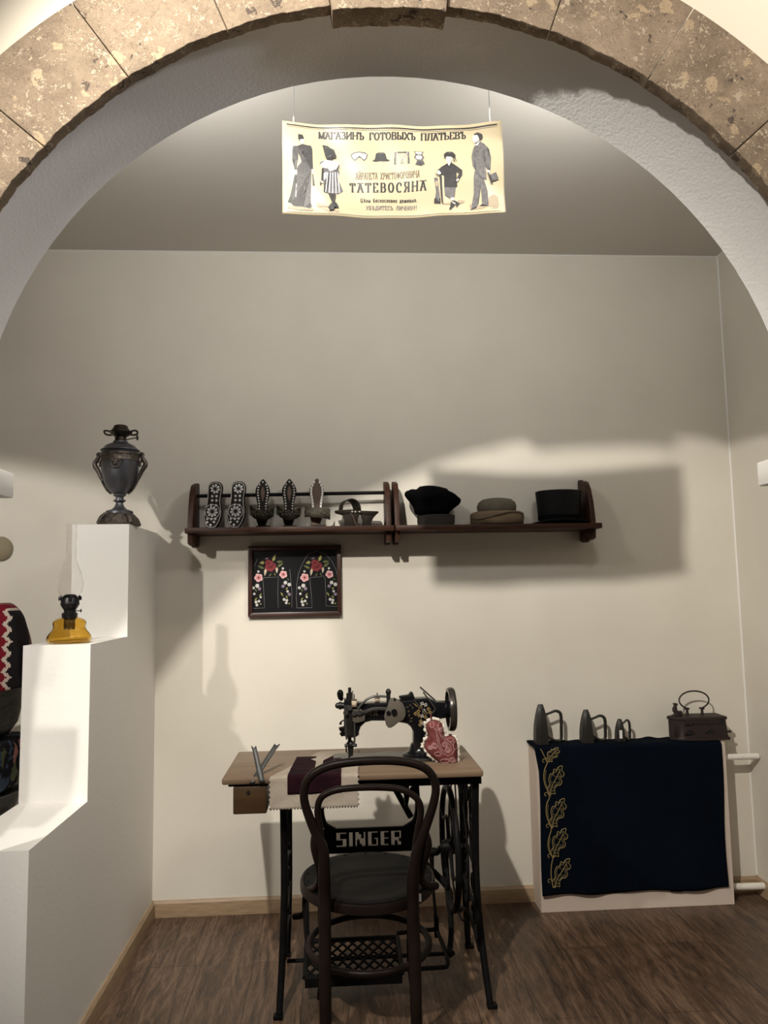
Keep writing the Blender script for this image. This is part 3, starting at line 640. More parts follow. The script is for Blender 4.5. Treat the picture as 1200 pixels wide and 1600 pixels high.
# paisley pincushion hung on the machine
def build_cushion():
    Yc = -.715
    def cp(x, y): return at(610+x/10, 1060+y/10, Yc)
    root = thing('pincushion', tuple(cp(900, 1400)), 'red paisley pincushion with cream frilled edge, leaning on sewing machine', 'pincushion')
    outl = [(620, 650), (560, 690), (540, 760), (560, 830), (575, 900), (540, 950), (515, 1000), (505, 1060), (540, 1130), (600, 1200), (680, 1270), (760, 1330), (850, 1380), (940, 1400), (1040, 1390), (1075, 1370), (1060, 1300), (1065, 1200), (1060, 1100), (1060, 1020), (1040, 950), (1000, 900), (940, 875), (880, 890), (840, 900), (835, 850), (830, 780), (810, 710), (770, 660), (690, 635)]
    def sm(L, k=4):
        p, _ = catmull([Vector((a, b, 0)) for a, b in L], None, k, True); return [(q.x, q.y) for q in p]
    O = sm(outl); cx = sum(p[0] for p in O)/len(O); cy = sum(p[1] for p in O)/len(O)
    m = MB()
    # inset rings puffed out in the middle (a two-lobed spine keeps the waist)
    def spine(x, y): return (760, 800) if y < 880 else (820, 1120)
    for s in (1, -1):
        rings = []
        for f, d in ((.93, .0), (.86, .010), (.7, .018), (.45, .023), (.2, .025), (.02, .0255)):
            r_ = []
            for x, y in O:
                wgt = max(0, min(1, (y-760)/240)); sx, sy = 740+wgt*100, 820+wgt*310
                q = cp(sx+(x-sx)*f, sy+(y-sy)*f); r_.append(q+Vector((0, -s*d, 0)))
            rings.append(r_)
        m.loft(rings, True, True)
    cu = m.build('cushion', mat('red_paisley', (.085, .017, .017), .9, 0, col2=(.19, .060, .056), nscale=55, spec=.1), root, angle=180)
    fr = MB(); n = len(O); rnd = random.Random(5)
    A = []; B = []
    for i, (x, y) in enumerate(O):
        dx, dy = x-(740 if y < 900 else 830), y-(820 if y < 900 else 1120); d = math.hypot(dx, dy); k = 1+(22+rnd.uniform(-16, 20))/d
        j = rnd.uniform(-.006, .006)
        A.append(fr.V(cp(x-dx/d*25, y-dy/d*25)+Vector((0, 0, 0)))); B.append(fr.V(cp(x-dx+dx*k, y-dy+dy*k)+Vector((0, j, 0))))
    for i in range(n): fr.face((A[i], A[(i+1) % n], B[(i+1) % n], B[i]))
    o = fr.build('frill', frill, root, angle=180); md = o.modifiers.new('solid', 'SOLIDIFY'); md.thickness = .003
    t = MB()
    def dep(x, y):      # depth of the puffed face
        best = 0
        for f, d in ((.93, .0), (.86, .010), (.7, .018), (.45, .023), (.2, .025)):
            pass
        return .026
    def loop(c, rx, ry, a, turns=1, n_=24, shrink=1):
        out_ = []
        for i in range(n_+1):
            s_ = 1-(1-shrink)*i/n_; th = a+turns*2*PI*i/n_
            out_.append((c[0]+rx*s_*math.cos(th), c[1]+ry*s_*math.sin(th)))
        return out_
    curves = [[(700, 690), (690, 780), (720, 900), (740, 1000), (780, 1120), (830, 1180), (900, 1210), (970, 1180), (1000, 1110), (970, 1030), (900, 970), (820, 900), (760, 800), (700, 690)],
              [(720, 720), (715, 800), (745, 910), (770, 1010), (810, 1110), (860, 1160), (920, 1160), (960, 1110), (930, 1040), (860, 980), (790, 900), (740, 800), (720, 720)],
              loop((850, 1030), 50, 45, 0, 2, 30, .2), loop((900, 1110), 50, 45, 1, 2, 30, .2), loop((690, 1050), 60, 50, 0, 2, 30, .3), loop((970, 1270), 60, 45, 0, 2, 30, .2), loop((780, 740), 35, 55, 0, 1), loop((650, 720), 30, 50, 0, 1), loop((1010, 1050), 30, 60, 0, 1), loop((850, 1290), 70, 30, 0, 1), loop((620, 1080), 40, 35, 0, 2, 24, .2), loop((940, 960), 50, 30, 0, 1), loop((740, 1180), 50, 30, .5, 1), loop((790, 800), 18, 30, 0, 1)]
    from mathutils.bvhtree import BVHTree
    bv = BVHTree.FromPolygons([v.co+LOC[root.name] for v in cu.data.vertices], [p.vertices[:] for p in cu.data.polygons])
    def onface(x, y):
        q = cp(x, y); h = bv.ray_cast(CAM, (q-CAM).normalized())
        return h[0] if h[0] is not None else q
    for c in curves:
        t.tube([onface(*p) for p in c], .0011, 4, smooth=1)
    t.build('paisley_pattern', mat('pink_print', (.40, .235, .225), .9), cu)
    r = MB(); r.tube([cp(640, 560), cp(632, 600), cp(640, 650)], [.004, .008, .006], 8, flat=.4); r.build('ribbon_loop', red_t, root, label='dark red ribbon loop')
build_cushion()

# ------------------------------------------------------------------ cloths on the table
def drape(name, x0l, x0r, yb, x1l, x1r, zb, mt, off, label, cat, pinked=0, parent=None, seed=1, wr=.0015):
    rnd = random.Random(seed); m = MB(); nx, ny = 60, 62
    yf = TY0-.006-off; zt = TZ+off
    Lt = yf-yb; L1 = abs(Lt); L2 = zt-zb; tot = L1+L2
    rows = []
    for j in range(ny+1):
        s = tot*j/ny; f = j/ny; row = []
        for i in range(nx+1):
            u = i/nx
            xl = x0l+(x1l-x0l)*min(1, s/L1*1.0); xr = x0r+(x1r-x0r)*min(1, s/L1)
            x = xl+(xr-xl)*u; ss = s
            if pinked:
                tz = pinked if (j % 2) else -pinked
                if i == 0: x += tz
                if i == nx: x += tz
                if j in (0, ny): ss = s+(pinked if i % 2 else -pinked)
            w_ = wr*(math.sin(x*60+ss*31)+math.sin(ss*70-x*23+1))
            if ss <= L1-.006: p = (x, yb-ss, zt+max(0, w_))
            elif ss <= L1+.006:
                a = (ss-L1+.006)/.012*PI/2; p = (x, yf+.006-.006*math.sin(a)-0, zt-.006+.006*math.cos(a))
            else: p = (x, yf-abs(w_)*.6, zt-(ss-L1))
            row.append(m.V(p))
        rows.append(row)
    for j in range(ny):
        for i in range(nx): m.face((rows[j][i], rows[j][i+1], rows[j+1][i+1], rows[j+1][i]))
    o = m.build(name, mt, parent, angle=180)
    md = o.modifiers.new('solid', 'SOLIDIFY'); md.thickness = .0012; md.offset = 0
    if parent is None: tag(o, label, cat)
    return o
drape('linen_cloth', az(500, 1179, TZ).x, az(562, 1181, TZ).x, -.47, at(421, 1222, -.86).x, at(560, 1222, -.86).x, .650, linen, .002, 'cream linen cloth with pinked edges hanging over table front', 'cloth', pinked=.0032)
drape('velvet_cloth', az(464, 1184, TZ).x, az(534, 1184, TZ).x, az(497, 1184, TZ).y, at(449, 1215, -.865).x, at(533, 1215, -.865).x, at(490, 1239, -.86).z, maroon, .005, 'maroon velvet piece lying on the cream linen cloth', 'cloth', seed=4, wr=.001)
m = MB()
star = [(497, 1178), (503, 1180), (507, 1174), (509, 1180), (519, 1181), (511, 1185), (505, 1188), (503, 1205), (491, 1207), (494, 1189), (486, 1186), (494, 1184)]
pts = [az(x, y, TZ+.0085) for x, y in star]
m.prism([(p.x, p.y) for p in pts], 'z', TZ+.0075, TZ+.0085)
tag(m.build('linen_scrap', linen, smooth=False), 'small cream scrap with pointed ends on the maroon velvet', 'cloth')
# crossed grey strips
def strip(a0, a1, b0, b1, label):
    m = MB(); A0, A1, B0, B1 = a0, a1, b0, b1
    n = 14
    rows = []
    for i in range(n+1):
        t = i/n; l = A0.lerp(B0, t); r = A1.lerp(B1, t)
        if i == n: mid = (l+r)/2+Vector((0, 0, -.008)); rows.append([m.V(l), m.V(mid), m.V(r)])
        else: rows.append([m.V(l), m.V((l+r)/2+Vector((0, -.0006, 0))), m.V(r)])
    for i in range(n):
        for k in range(2): m.face((rows[i][k], rows[i][k+1], rows[i+1][k+1], rows[i+1][k]))
    o = m.build('metal_strip', strip_m, angle=60); md = o.modifiers.new('solid', 'SOLIDIFY'); md.thickness = .003
    tag(o, label, 'strip', 'crossed grey strips on the table')
strip(at(404, 1222, -.862), at(414, 1221, -.862), at(393, 1165, -.80), at(400, 1165, -.80), 'grey strip leaning left, in front of the other at table edge')
strip(at(389, 1223, -.858), at(398, 1222, -.858), at(429, 1162, -.74), at(437, 1162, -.74), 'grey strip leaning right, behind the other at table edge')
# ------------------------------------------------------------------ shop banner hung in the arch
YBN = -1.60
def bwave(x, z): return .0035*math.sin(x*19+z*14)+.0030*math.sin(z*36-x*9+1)+.0018*math.sin(x*47+z*23)
def bpt(x, y, lift=0):                    # a point of the hanging banner
    p = at(x, y, YBN); p.y += bwave(p.x, p.z)-lift; return p
def edge_q(x, pts):                       # sagging edges: a parabola through three measured points
    (x0, y0), (x1, y1), (x2, y2) = pts
    return y0*(x-x1)*(x-x2)/((x0-x1)*(x0-x2))+y1*(x-x0)*(x-x2)/((x1-x0)*(x1-x2))+y2*(x-x0)*(x-x1)/((x2-x0)*(x2-x1))
def build_banner():
    top = [(441, 188), (612, 197.5), (783, 189.5)]; bot = [(441, 336), (616, 338.5), (791, 330)]
    root = thing('shop_banner', tuple(at(615, 338, YBN)), 'cream vinyl shop banner with black printed figures, hanging in the arch', 'banner')
    bot = [(441.5, 335), (616, 340), (791, 331.5)]
    m = MB(); nx, ny = 90, 44; g = []
    for j in range(ny+1):
        f = j/ny; row = []
        for i in range(nx+1):
            u = i/nx; xt = 441+342.5*u; xb = 441.5+349.5*u
            yt, yb_ = edge_q(xt, top), edge_q(xb, bot)
            row.append(m.V(bpt(xt+(xb-xt)*f, yt+(yb_-yt)*f)))
        g.append(row)
    for j in range(ny):
        for i in range(nx): m.face((g[j][i], g[j][i+1], g[j+1][i+1], g[j+1][i]))
    sh = m.build('sheet', ban_m, root, angle=180); md = sh.modifiers.new('solid', 'SOLIDIFY'); md.thickness = .0012; md.offset = 0
    for x, yt, y1 in ((458.5, 193, 132), (765.5, 192, 135)):
        a = bpt(x, yt); b = at(x+3.5 if x < 600 else x-3.5, y1, YBN+.03); b2 = a.lerp(b, 1.25)
        MB().tube([a+Vector((0, .002, 0)), Vector((b.x, YBN+.02, H))], .0013, 6).build('cord', cord_m, root)
    # border lines
    def vline(x0, x1, pts, dy, wd, mt, name):
        m = MB(); n = 40; A = []; B = []
        for i in range(n+1):
            x = x0+(x1-x0)*i/n; y = edge_q(x, pts)+dy
            A.append(m.V(bpt(x, y-wd/2, .0014))); B.append(m.V(bpt(x, y+wd/2, .0014)))
        for i in range(n): m.face((A[i], A[i+1], B[i+1], B[i]))
        m.build(name, mt, root, smooth=False)
    vline(448, 776, top, 5.4, 1.7, ink, 'border_line'); vline(448, 776, top, 8.2, .45, ink3, 'border_line'); vline(448, 783, bot, -3.6, .5, ink3, 'border_line')
    # --- lettering: strokes with thick uprights, thin bars and serifs
    def arc(cx, cy, rx, ry, a0, a1, n=10): return [(cx+rx*math.cos(math.radians(a0+(a1-a0)*i/n)), cy+ry*math.sin(math.radians(a0+(a1-a0)*i/n))) for i in range(n+1)]
    V = lambda x, y0=0, y1=1: [(x, y0), (x, y1)]
    GL = {
     'М': (.9, [V(.08), [(.08, 1), (.44, 0)], [(.44, 0), (.8, 1)], V(.82)], [.08, .82]), 'А': (.8, [[(.06, 0), (.38, 1)], [(.38, 1), (.72, 0)], [(.18, .36), (.58, .36)]], [.06, .72]),
     'Г': (.62, [V(.1), [(.1, 1), (.56, 1)], [(.56, 1), (.56, .76)]], [.1]), 'З': (.62, [arc(.28, .74, .24, .25, 150, -90), arc(.28, .26, .28, .26, 90, -150)], []),
     'И': (.85, [V(.1), V(.74), [(.1, .08), (.74, .92)]], [.1, .74]), 'Н': (.85, [V(.1), V(.74), [(.1, .5), (.74, .5)]], [.1, .74]),
     'Ъ': (.86, [V(.3), [(.02, 1), (.3, 1)], [(.02, 1), (.02, .8)], [(.3, .52), (.5, .52)], arc(.5, .26, .24, .26, 90, -90), [(.3, 0), (.5, 0)]], [.3]),
     'О': (.82, [arc(.39, .5, .33, .5, 0, 360, 24)], []), 'Т': (.74, [V(.36), [(.02, 1), (.7, 1)], [(.02, 1), (.02, .76)], [(.7, 1), (.7, .76)]], [.36]),
     'В': (.74, [V(.1), [(.1, 1), (.4, 1)], arc(.4, .76, .2, .24, 90, -90), [(.1, .52), (.42, .52)], arc(.42, .26, .24, .26, 90, -90), [(.1, 0), (.42, 0)]], [.1]),
     'Ы': (1.0, [V(.1), [(.1, .52), (.3, .52)], arc(.34, .26, .22, .26, 90, -90), [(.1, 0), (.34, 0)], V(.86)], [.1, .86]), 'Х': (.82, [[(.06, 1), (.74, 0)], [(.06, 0), (.74, 1)]], [.08, .72]),
     'П': (.85, [V(.1), V(.74), [(.1, 1), (.74, 1)]], [.1, .74]), 'Л': (.85, [V(.74), [(.24, 1), (.74, 1)], [(.26, 1), (.2, .2), (.08, 0)]], [.74]),
     'Ь': (.72, [V(.1), [(.1, .52), (.4, .52)], arc(.4, .26, .24, .26, 90, -90), [(.1, 0), (.4, 0)]], [.1]), 'Е': (.72, [V(.1), [(.1, 1), (.6, 1)], [(.6, 1), (.6, .78)], [(.1, .52), (.44, .52)], [(.1, 0), (.62, 0)], [(.62, 0), (.62, .22)]], [.1]),
     'Й': (.85, [V(.1), V(.74), [(.1, .08), (.74, .92)], arc(.42, 1.22, .16, .12, 180, 360)], [.1, .74]), 'Р': (.7, [V(.1), [(.1, 1), (.4, 1)], arc(.4, .74, .23, .26, 90, -90), [(.1, .48), (.4, .48)]], [.1]),
     'С': (.76, [arc(.4, .5, .34, .5, 50, 310, 18), [(.62, .9), (.66, .68)]], []), 'Ф': (.9, [V(.43), arc(.43, .52, .34, .3, 0, 360, 20)], [.43]),
     'Ч': (.8, [V(.7), [(.1, 1), (.1, .66), (.2, .48), (.45, .46), (.7, .54)]], [.7]), 'Я': (.76, [V(.64), [(.64, 1), (.34, 1)], arc(.34, .74, .23, .26, 90, 270), [(.34, .48), (.64, .48)], [(.36, .48), (.08, 0)]], [.64, .08]),
     'У': (.78, [[(.06, 1), (.40, .38)], [(.70, 1), (.36, .12), (.2, 0), (.1, .08)]], []), 'Б': (.72, [V(.1), [(.1, 1), (.6, 1)], [(.6, 1), (.6, .8)], [(.1, .56), (.4, .56)], arc(.4, .28, .24, .28, 90, -90), [(.1, 0), (.4, 0)]], [.1]),
     'Ѣ': (.9, [V(.34), [(.06, .78), (.64, .78)], [(.34, .5), (.52, .5)], arc(.52, .25, .24, .25, 90, -90), [(.34, 0), (.52, 0)]], [.34]), 'Д': (.9, [[(.06, -.16), (.06, .02), (.8, .02), (.8, -.16)], V(.68), [(.26, 1), (.68, 1)], [(.28, 1), (.14, .02)]], []),
     '!': (.36, [[(.15, 1), (.15, .3)], [(.15, .1), (.15, 0)]], []), ' ': (.62, [], []), '.': (.36, [[(.12, .12), (.12, 0)]], []), 'Ц': (.9, [V(.1), V(.66), [(.1, 0), (.8, 0)], [(.8, 0), (.8, -.18)]], []),
     'ѣ': (.8, [V(.3, 0, .95), [(.06, .66), (.56, .66)], [(.3, .4), (.46, .4)], arc(.46, .2, .2, .2, 90, -90), [(.3, 0), (.46, 0)]], []), 'н': (.66, [V(.1, 0, .66), V(.54, 0, .66), [(.1, .35), (.54, .35)]], []),
     'ы': (.8, [V(.1, 0, .66), arc(.26, .18, .2, .18, 90, -90), [(.1, .36), (.26, .36)], [(.1, 0), (.26, 0)], V(.68, 0, .66)], []), 'б': (.66, [arc(.3, .28, .24, .28, 0, 360, 14), [(.06, .3), (.1, .8), (.5, .98)]], []),
     'а': (.66, [arc(.28, .32, .22, .32, 0, 360, 14), V(.52, 0, .66)], []), 'с': (.58, [arc(.3, .33, .24, .33, 50, 310, 12)], []), 'о': (.66, [arc(.3, .33, .25, .33, 0, 360, 14)], []),
     'л': (.64, [V(.52, 0, .66), [(.2, .66), (.52, .66)], [(.2, .66), (.06, 0)]], []), 'в': (.6, [V(.1, 0, .66), arc(.28, .5, .16, .16, 90, -90), arc(.3, .18, .18, .18, 90, -90), [(.1, .66), (.28, .66)], [(.1, .35), (.3, .35)], [(.1, 0), (.3, 0)]], []),
     'д': (.7, [[(.04, -.14), (.04, .02), (.62, .02), (.62, -.14)], V(.52, 0, .66), [(.2, .66), (.52, .66)], [(.2, .66), (.1, .02)]], []), 'е': (.62, [arc(.3, .33, .24, .33, 0, 310, 14), [(.06, .33), (.54, .33)]], []),
     'ш': (.9, [V(.1, 0, .66), V(.42, 0, .66), V(.74, 0, .66), [(.1, 0), (.74, 0)]], []), 'я': (.62, [V(.5, 0, .66), arc(.26, .48, .18, .18, 90, 270), [(.26, .66), (.5, .66)], [(.26, .3), (.5, .3)], [(.26, .3), (.08, 0)]], []),
    }
    def line(text, base, cap, thick, thin, mt, serif=True, track=.12):
        x0, x1 = base[0][0], base[2][0]
        adv = [GL[c][0]+track for c in text]; tot = sum(adv)-track; k = (x1-x0)/tot
        m = MB(); x = x0
        def seg(a, b):
            d = Vector((b[0]-a[0], b[1]-a[1])); L_ = d.length
            if L_ < 1e-6: return
            d /= L_; wd = 1.3*(thin+(thick-thin)*abs(d.y)**1.5); nrm = Vector((-d.y, d.x))*wd/2; e = d*thin*.4
            a = Vector(a)-e; b = Vector(b)+e
            m.flatpoly([bpt(q.x, q.y, .0014) for q in (a+nrm, b+nrm, b-nrm, a-nrm)])
        for c, ad in zip(text, adv):
            w_, strokes, serifs = GL[c]
            T = lambda p: (x+p[0]*k, edge_q(x+p[0]*k, base)-p[1]*cap)
            for s in strokes:
                for a, b in zip(s, s[1:]): seg(T(a), T(b))
            if serif:
                for sx in serifs:
                    for y in (0, 1):
                        a, b = T((sx-.13, y)), T((sx+.13, y)); seg(a, b)
            x += ad*k
        m.build('lettering', mt, root, smooth=False)
    line('МАГАЗИНЪ ГОТОВЫХЪ ПЛАТЬЕВЪ', [(498, 216), (615, 219.4), (728.5, 214.5)], 10.2, 1.9, .7, ink)
    line('АЙРАПЕТА ХРИСТОФОРОВИЧА', [(556, 279.7), (606, 280.6), (655, 279.6)], 10.5, .85, .4, mat('brown_ink', (.10, .075, .05), .5), track=.2)
    line('ТАТЕВОСЯНА', [(547, 300), (606, 301), (665, 299)], 14.2, 2.2, .8, ink, track=.36)
    line('Цѣны баснословно дешевыя.', [(563.5, 315.6), (608, 316.2), (652, 315.4)], 5.4, .75, .65, ink, False, track=.25)
    line('УБѢДИТЕСЬ ЛИЧНО!!!', [(572, 327), (612, 327.4), (651.5, 326.6)], 5.6, .8, .4, ink3, track=.2)
    # --- printed figures and goods
    PM = [ink, ink2, ink3, ink4, ink5]
    def printed(name, sc, ox, oy, shapes):
        m = MB(); lift = .0014
        for mi, pts in shapes:
            m.mi = mi; m.flatpoly([bpt(ox+x/sc, oy+y/sc, lift) for x, y in pts]); lift += .00012
        m.build(name, PM, root, smooth=False)
    def ln(x0, y0, x1, y1, wd):
        d = math.hypot(x1-x0, y1-y0); nx, ny = -(y1-y0)/d*wd/2, (x1-x0)/d*wd/2
        return [(x0+nx, y0+ny), (x1+nx, y1+ny), (x1-nx, y1-ny), (x0-nx, y0-ny)]
    rnd = random.Random(11)
    tex = [(2, ln(a, b, a+rnd.uniform(-8, 8), b+rnd.uniform(25, 70), 5)) for a, b in [(rnd.uniform(270, 430), rnd.uniform(800, 1300)) for _ in range(26)]]
    tex += [(2, ln(a, b, a+rnd.uniform(-25, 25), b+rnd.uniform(10, 30), 4)) for a, b in [(rnd.uniform(300, 430), rnd.uniform(520, 700)) for _ in range(16)]]
    printed('printed_figure', 9.7, 440, 180, [
        (4, [(80, 1400), (110, 1385), (300, 1400), (490, 1440), (470, 1466), (250, 1450), (95, 1425)]),
        (1, [(175, 490), (240, 485), (320, 455), (345, 462), (400, 470), (445, 475), (465, 520), (470, 600), (470, 690), (478, 820), (450, 825), (450, 950), (442, 1350), (465, 1390), (430, 1445), (330, 1420), (180, 1390), (150, 1350), (95, 1330), (130, 1240), (170, 1050), (185, 950), (215, 860), (245, 780), (300, 720), (298, 690), (270, 620), (255, 600), (250, 690), (235, 740), (228, 840), (195, 840), (188, 790), (160, 690), (165, 560)]),
        (0, [(175, 490), (240, 485), (255, 600), (250, 690), (160, 690), (165, 560)]), (0, [(130, 1240), (170, 1050), (185, 950), (215, 880), (225, 1100), (215, 1300), (110, 1330)]),
        (3, [(280, 375), (345, 370), (342, 430), (318, 456), (290, 440)]), (0, [(250, 300), (320, 310), (345, 370), (320, 385), (290, 380), (272, 410), (252, 370)]), (0, ln(292, 400, 310, 402, 8)), (0, ln(296, 436, 308, 438, 6)),
        (3, [(200, 835), (232, 830), (238, 880), (222, 912), (202, 890)]), (3, [(457, 828), (482, 826), (486, 870), (470, 892), (457, 880)]),
        (0, [(466, 905), (476, 905), (503, 1078), (470, 1078)]), (3, ln(222, 1040, 218, 1260, 12)), *tex])
    st = [(3, ln(700+i*38, 850+abs(i-3)*6, 670+i*52, 1205-abs(i-2.5)*8, 15)) for i in range(5)]
    cl = [(1, ln(700+i*28, 690, 690+i*38, 830-abs(i-2.5)*9, 5)) for i in range(6)]
    printed('printed_figure', 9.7, 440, 180, [
        (4, [(525, 1340), (560, 1350), (700, 1400), (880, 1470), (870, 1485), (720, 1480), (530, 1400)]),
        (2, [(610, 800), (700, 800), (740, 840), (860, 790), (880, 860), (850, 940), (935, 1160), (860, 1212), (720, 1218), (640, 1190), (635, 1010), (600, 1000)]),
        (1, [(610, 800), (640, 810), (625, 1000), (600, 1000)]), (1, [(650, 1060), (720, 860), (740, 870), (690, 1200), (640, 1185)]), (3, [(640, 880), (690, 850), (670, 960), (640, 990)]),
        *st, (3, [(575, 730), (620, 682), (720, 668), (800, 682), (882, 702), (870, 740), (840, 800), (740, 842), (700, 800), (620, 792)]), *cl, (1, ln(578, 735, 640, 688, 10)), (1, ln(870, 745, 840, 800, 8)),
        (0, [(618, 455), (700, 470), (740, 500), (795, 520), (825, 600), (820, 640), (775, 640), (765, 675), (690, 672), (660, 620)]), (2, [(660, 490), (700, 500), (715, 530), (680, 540)]), (2, [(740, 560), (760, 560), (758, 610), (745, 610)]), (2, ln(690, 630, 780, 600, 10)),
        (3, [(590, 1000), (620, 1020), (640, 1050), (600, 1035)]), (0, ln(590, 1020, 590, 1080, 14)),
        (0, [(705, 1215), (822, 1215), (800, 1330), (835, 1360), (862, 1405), (850, 1425), (800, 1420), (790, 1455), (730, 1465), (705, 1425), (765, 1350)])])
    printed('printed_figure', 8.571, 660, 180, [
        (4, [(430, 1160), (500, 1130), (565, 1140), (560, 1165), (480, 1190), (300, 1205), (260, 1185)]), (2, [(150, 860), (200, 850), (240, 1180), (235, 1195), (155, 1190), (180, 1050)]), (1, [(155, 1130), (235, 1120), (238, 1195), (155, 1192)]), (4, [(170, 900), (205, 900), (200, 980), (165, 960)]),
        (1, [(330, 650), (390, 640), (460, 690), (530, 745), (530, 810), (490, 870), (462, 850), (488, 790), (452, 770), (465, 960), (440, 972), (290, 978), (285, 820), (215, 795), (188, 760), (250, 700)]), (0, ln(330, 660, 350, 950, 14)), (0, ln(440, 790, 450, 900, 12)),
        (2, [(290, 978), (440, 972), (430, 1090), (375, 1120), (300, 1080)]), (3, ln(365, 1000, 370, 1060, 10)), (3, [(372, 1112), (415, 1100), (422, 1140), (385, 1150)]),
        (0, [(380, 1160), (440, 1205), (365, 1278), (358, 1265), (375, 1210)]), (0, [(418, 1138), (500, 1180), (455, 1238), (445, 1195), (410, 1160)]), (3, ln(405, 1170, 440, 1190, 14)),
        (3, [(312, 555), (392, 560), (388, 620), (350, 652), (325, 625)]), (0, [(285, 530), (300, 505), (330, 488), (400, 488), (440, 530), (436, 572), (400, 560), (330, 550), (295, 582)]), (0, ln(325, 578, 345, 578, 8)), (0, ln(360, 580, 378, 580, 8)), (0, ln(335, 615, 362, 617, 7)), (2, ln(345, 505, 390, 505, 8)), (0, ln(415, 570, 422, 630, 12)), (0, ln(432, 570, 448, 620, 10)),
        (3, [(195, 770), (215, 755), (245, 790), (240, 810), (205, 815)]), (3, [(448, 880), (485, 860), (480, 880), (455, 900)]), (3, [(335, 655), (380, 645), (352, 690)]),
        (0, [(222, 822), (250, 822), (268, 1188), (252, 1190)]), (1, ln(165, 812, 240, 825, 12))])
    printed('printed_figure', 8.571, 660, 180, [
        (4, [(628, 1190), (680, 1195), (870, 1215), (900, 1080), (960, 1045), (1020, 1080), (1030, 1200), (1000, 1240), (760, 1255), (640, 1268)]),
        (2, [(700, 740), (790, 840), (828, 860), (872, 990), (885, 1205), (770, 1212), (800, 1180), (785, 950), (742, 1200), (725, 1240), (650, 1268), (690, 1050), (685, 850)]), (1, ln(780, 930, 745, 1190, 8)), (1, ln(870, 1000, 882, 1200, 8)), (1, [(650, 1268), (700, 1225), (735, 1215), (720, 1245)]), (1, [(765, 1212), (810, 1185), (880, 1205), (820, 1216)]),
        (2, [(705, 390), (735, 345), (772, 335), (830, 378), (890, 450), (915, 560), (908, 740), (872, 745), (840, 660), (862, 860), (790, 842), (720, 760), (672, 690), (658, 560), (680, 450)]), (1, [(860, 410), (890, 450), (915, 560), (908, 740), (888, 745), (893, 570)]), (1, ln(845, 560, 850, 700, 6)), (1, ln(820, 470, 838, 640, 7)), (0, [(690, 440), (715, 385), (712, 420), (692, 450)]), (1, ln(712, 490, 760, 465, 6)), (1, ln(700, 600, 710, 740, 6)),
        (3, [(682, 262), (740, 245), (765, 300), (752, 335), (705, 362), (690, 345), (674, 312)]), (0, [(690, 245), (740, 225), (800, 250), (805, 298), (785, 328), (765, 320), (752, 285), (730, 265), (700, 262)]), (0, ln(684, 300, 702, 290, 7)), (3, [(710, 392), (770, 335), (745, 392), (718, 402)]),
        (3, [(860, 740), (905, 740), (900, 790), (872, 780)]), (1, [(868, 770), (885, 765), (942, 900), (938, 917), (922, 912)]), (2, [(905, 800), (985, 765), (1020, 850), (945, 880)]), (1, ln(905, 802, 938, 880, 14))])
    printed('printed_emblem', 4.8, 490, 195, [(2, [(277, 222), (300, 207), (340, 201), (385, 205), (407, 222), (398, 250), (378, 268), (342, 238), (310, 266), (288, 248)]), (3, [(286, 224), (310, 212), (340, 208), (380, 212), (398, 224), (390, 248), (378, 258), (344, 230), (310, 256), (294, 244)]), (2, ln(300, 214, 385, 214, 4)), (1, ln(342, 232, 344, 242, 6))])
    printed('printed_emblem', 4.8, 490, 195, [(1, [(440, 265), (462, 255), (545, 252), (572, 265), (556, 272), (500, 268), (460, 274)]), (0, [(460, 256), (468, 212), (490, 205), (525, 206), (538, 215), (550, 254), (500, 262)]), (2, ln(480, 214, 528, 213, 8))])
    printed('printed_emblem', 4.8, 490, 195, [(2, ln(612, 208, 612, 298, 12)), (2, ln(709, 208, 709, 298, 12)), (2, ln(616, 210, 662, 268, 9)), (2, ln(706, 210, 662, 268, 9)), (3, ln(618, 216, 660, 268, 4)), (3, ln(704, 216, 664, 268, 4)), (2, ln(628, 210, 694, 210, 8)), (1, ln(606, 250, 606, 298, 4)), (1, ln(714, 250, 714, 298, 4)), (2, ln(655, 280, 655, 298, 5)), (2, ln(668, 280, 668, 298, 5))])
    printed('printed_emblem', 4.8, 490, 195, [(2, [(750, 203), (826, 202), (815, 222), (830, 250), (808, 280), (775, 275), (752, 250), (765, 222)]), (3, [(762, 208), (815, 207), (806, 222), (785, 224), (770, 220)]), (3, [(765, 240), (790, 230), (815, 245), (800, 270), (770, 262)]), (1, ln(790, 228, 792, 272, 4)), (2, [(775, 275), (815, 262), (832, 300), (805, 318), (760, 308)]), (1, ln(770, 302, 822, 280, 4)), (1, ln(782, 312, 828, 292, 4)), (1, ln(780, 285, 812, 312, 3))])
build_banner()

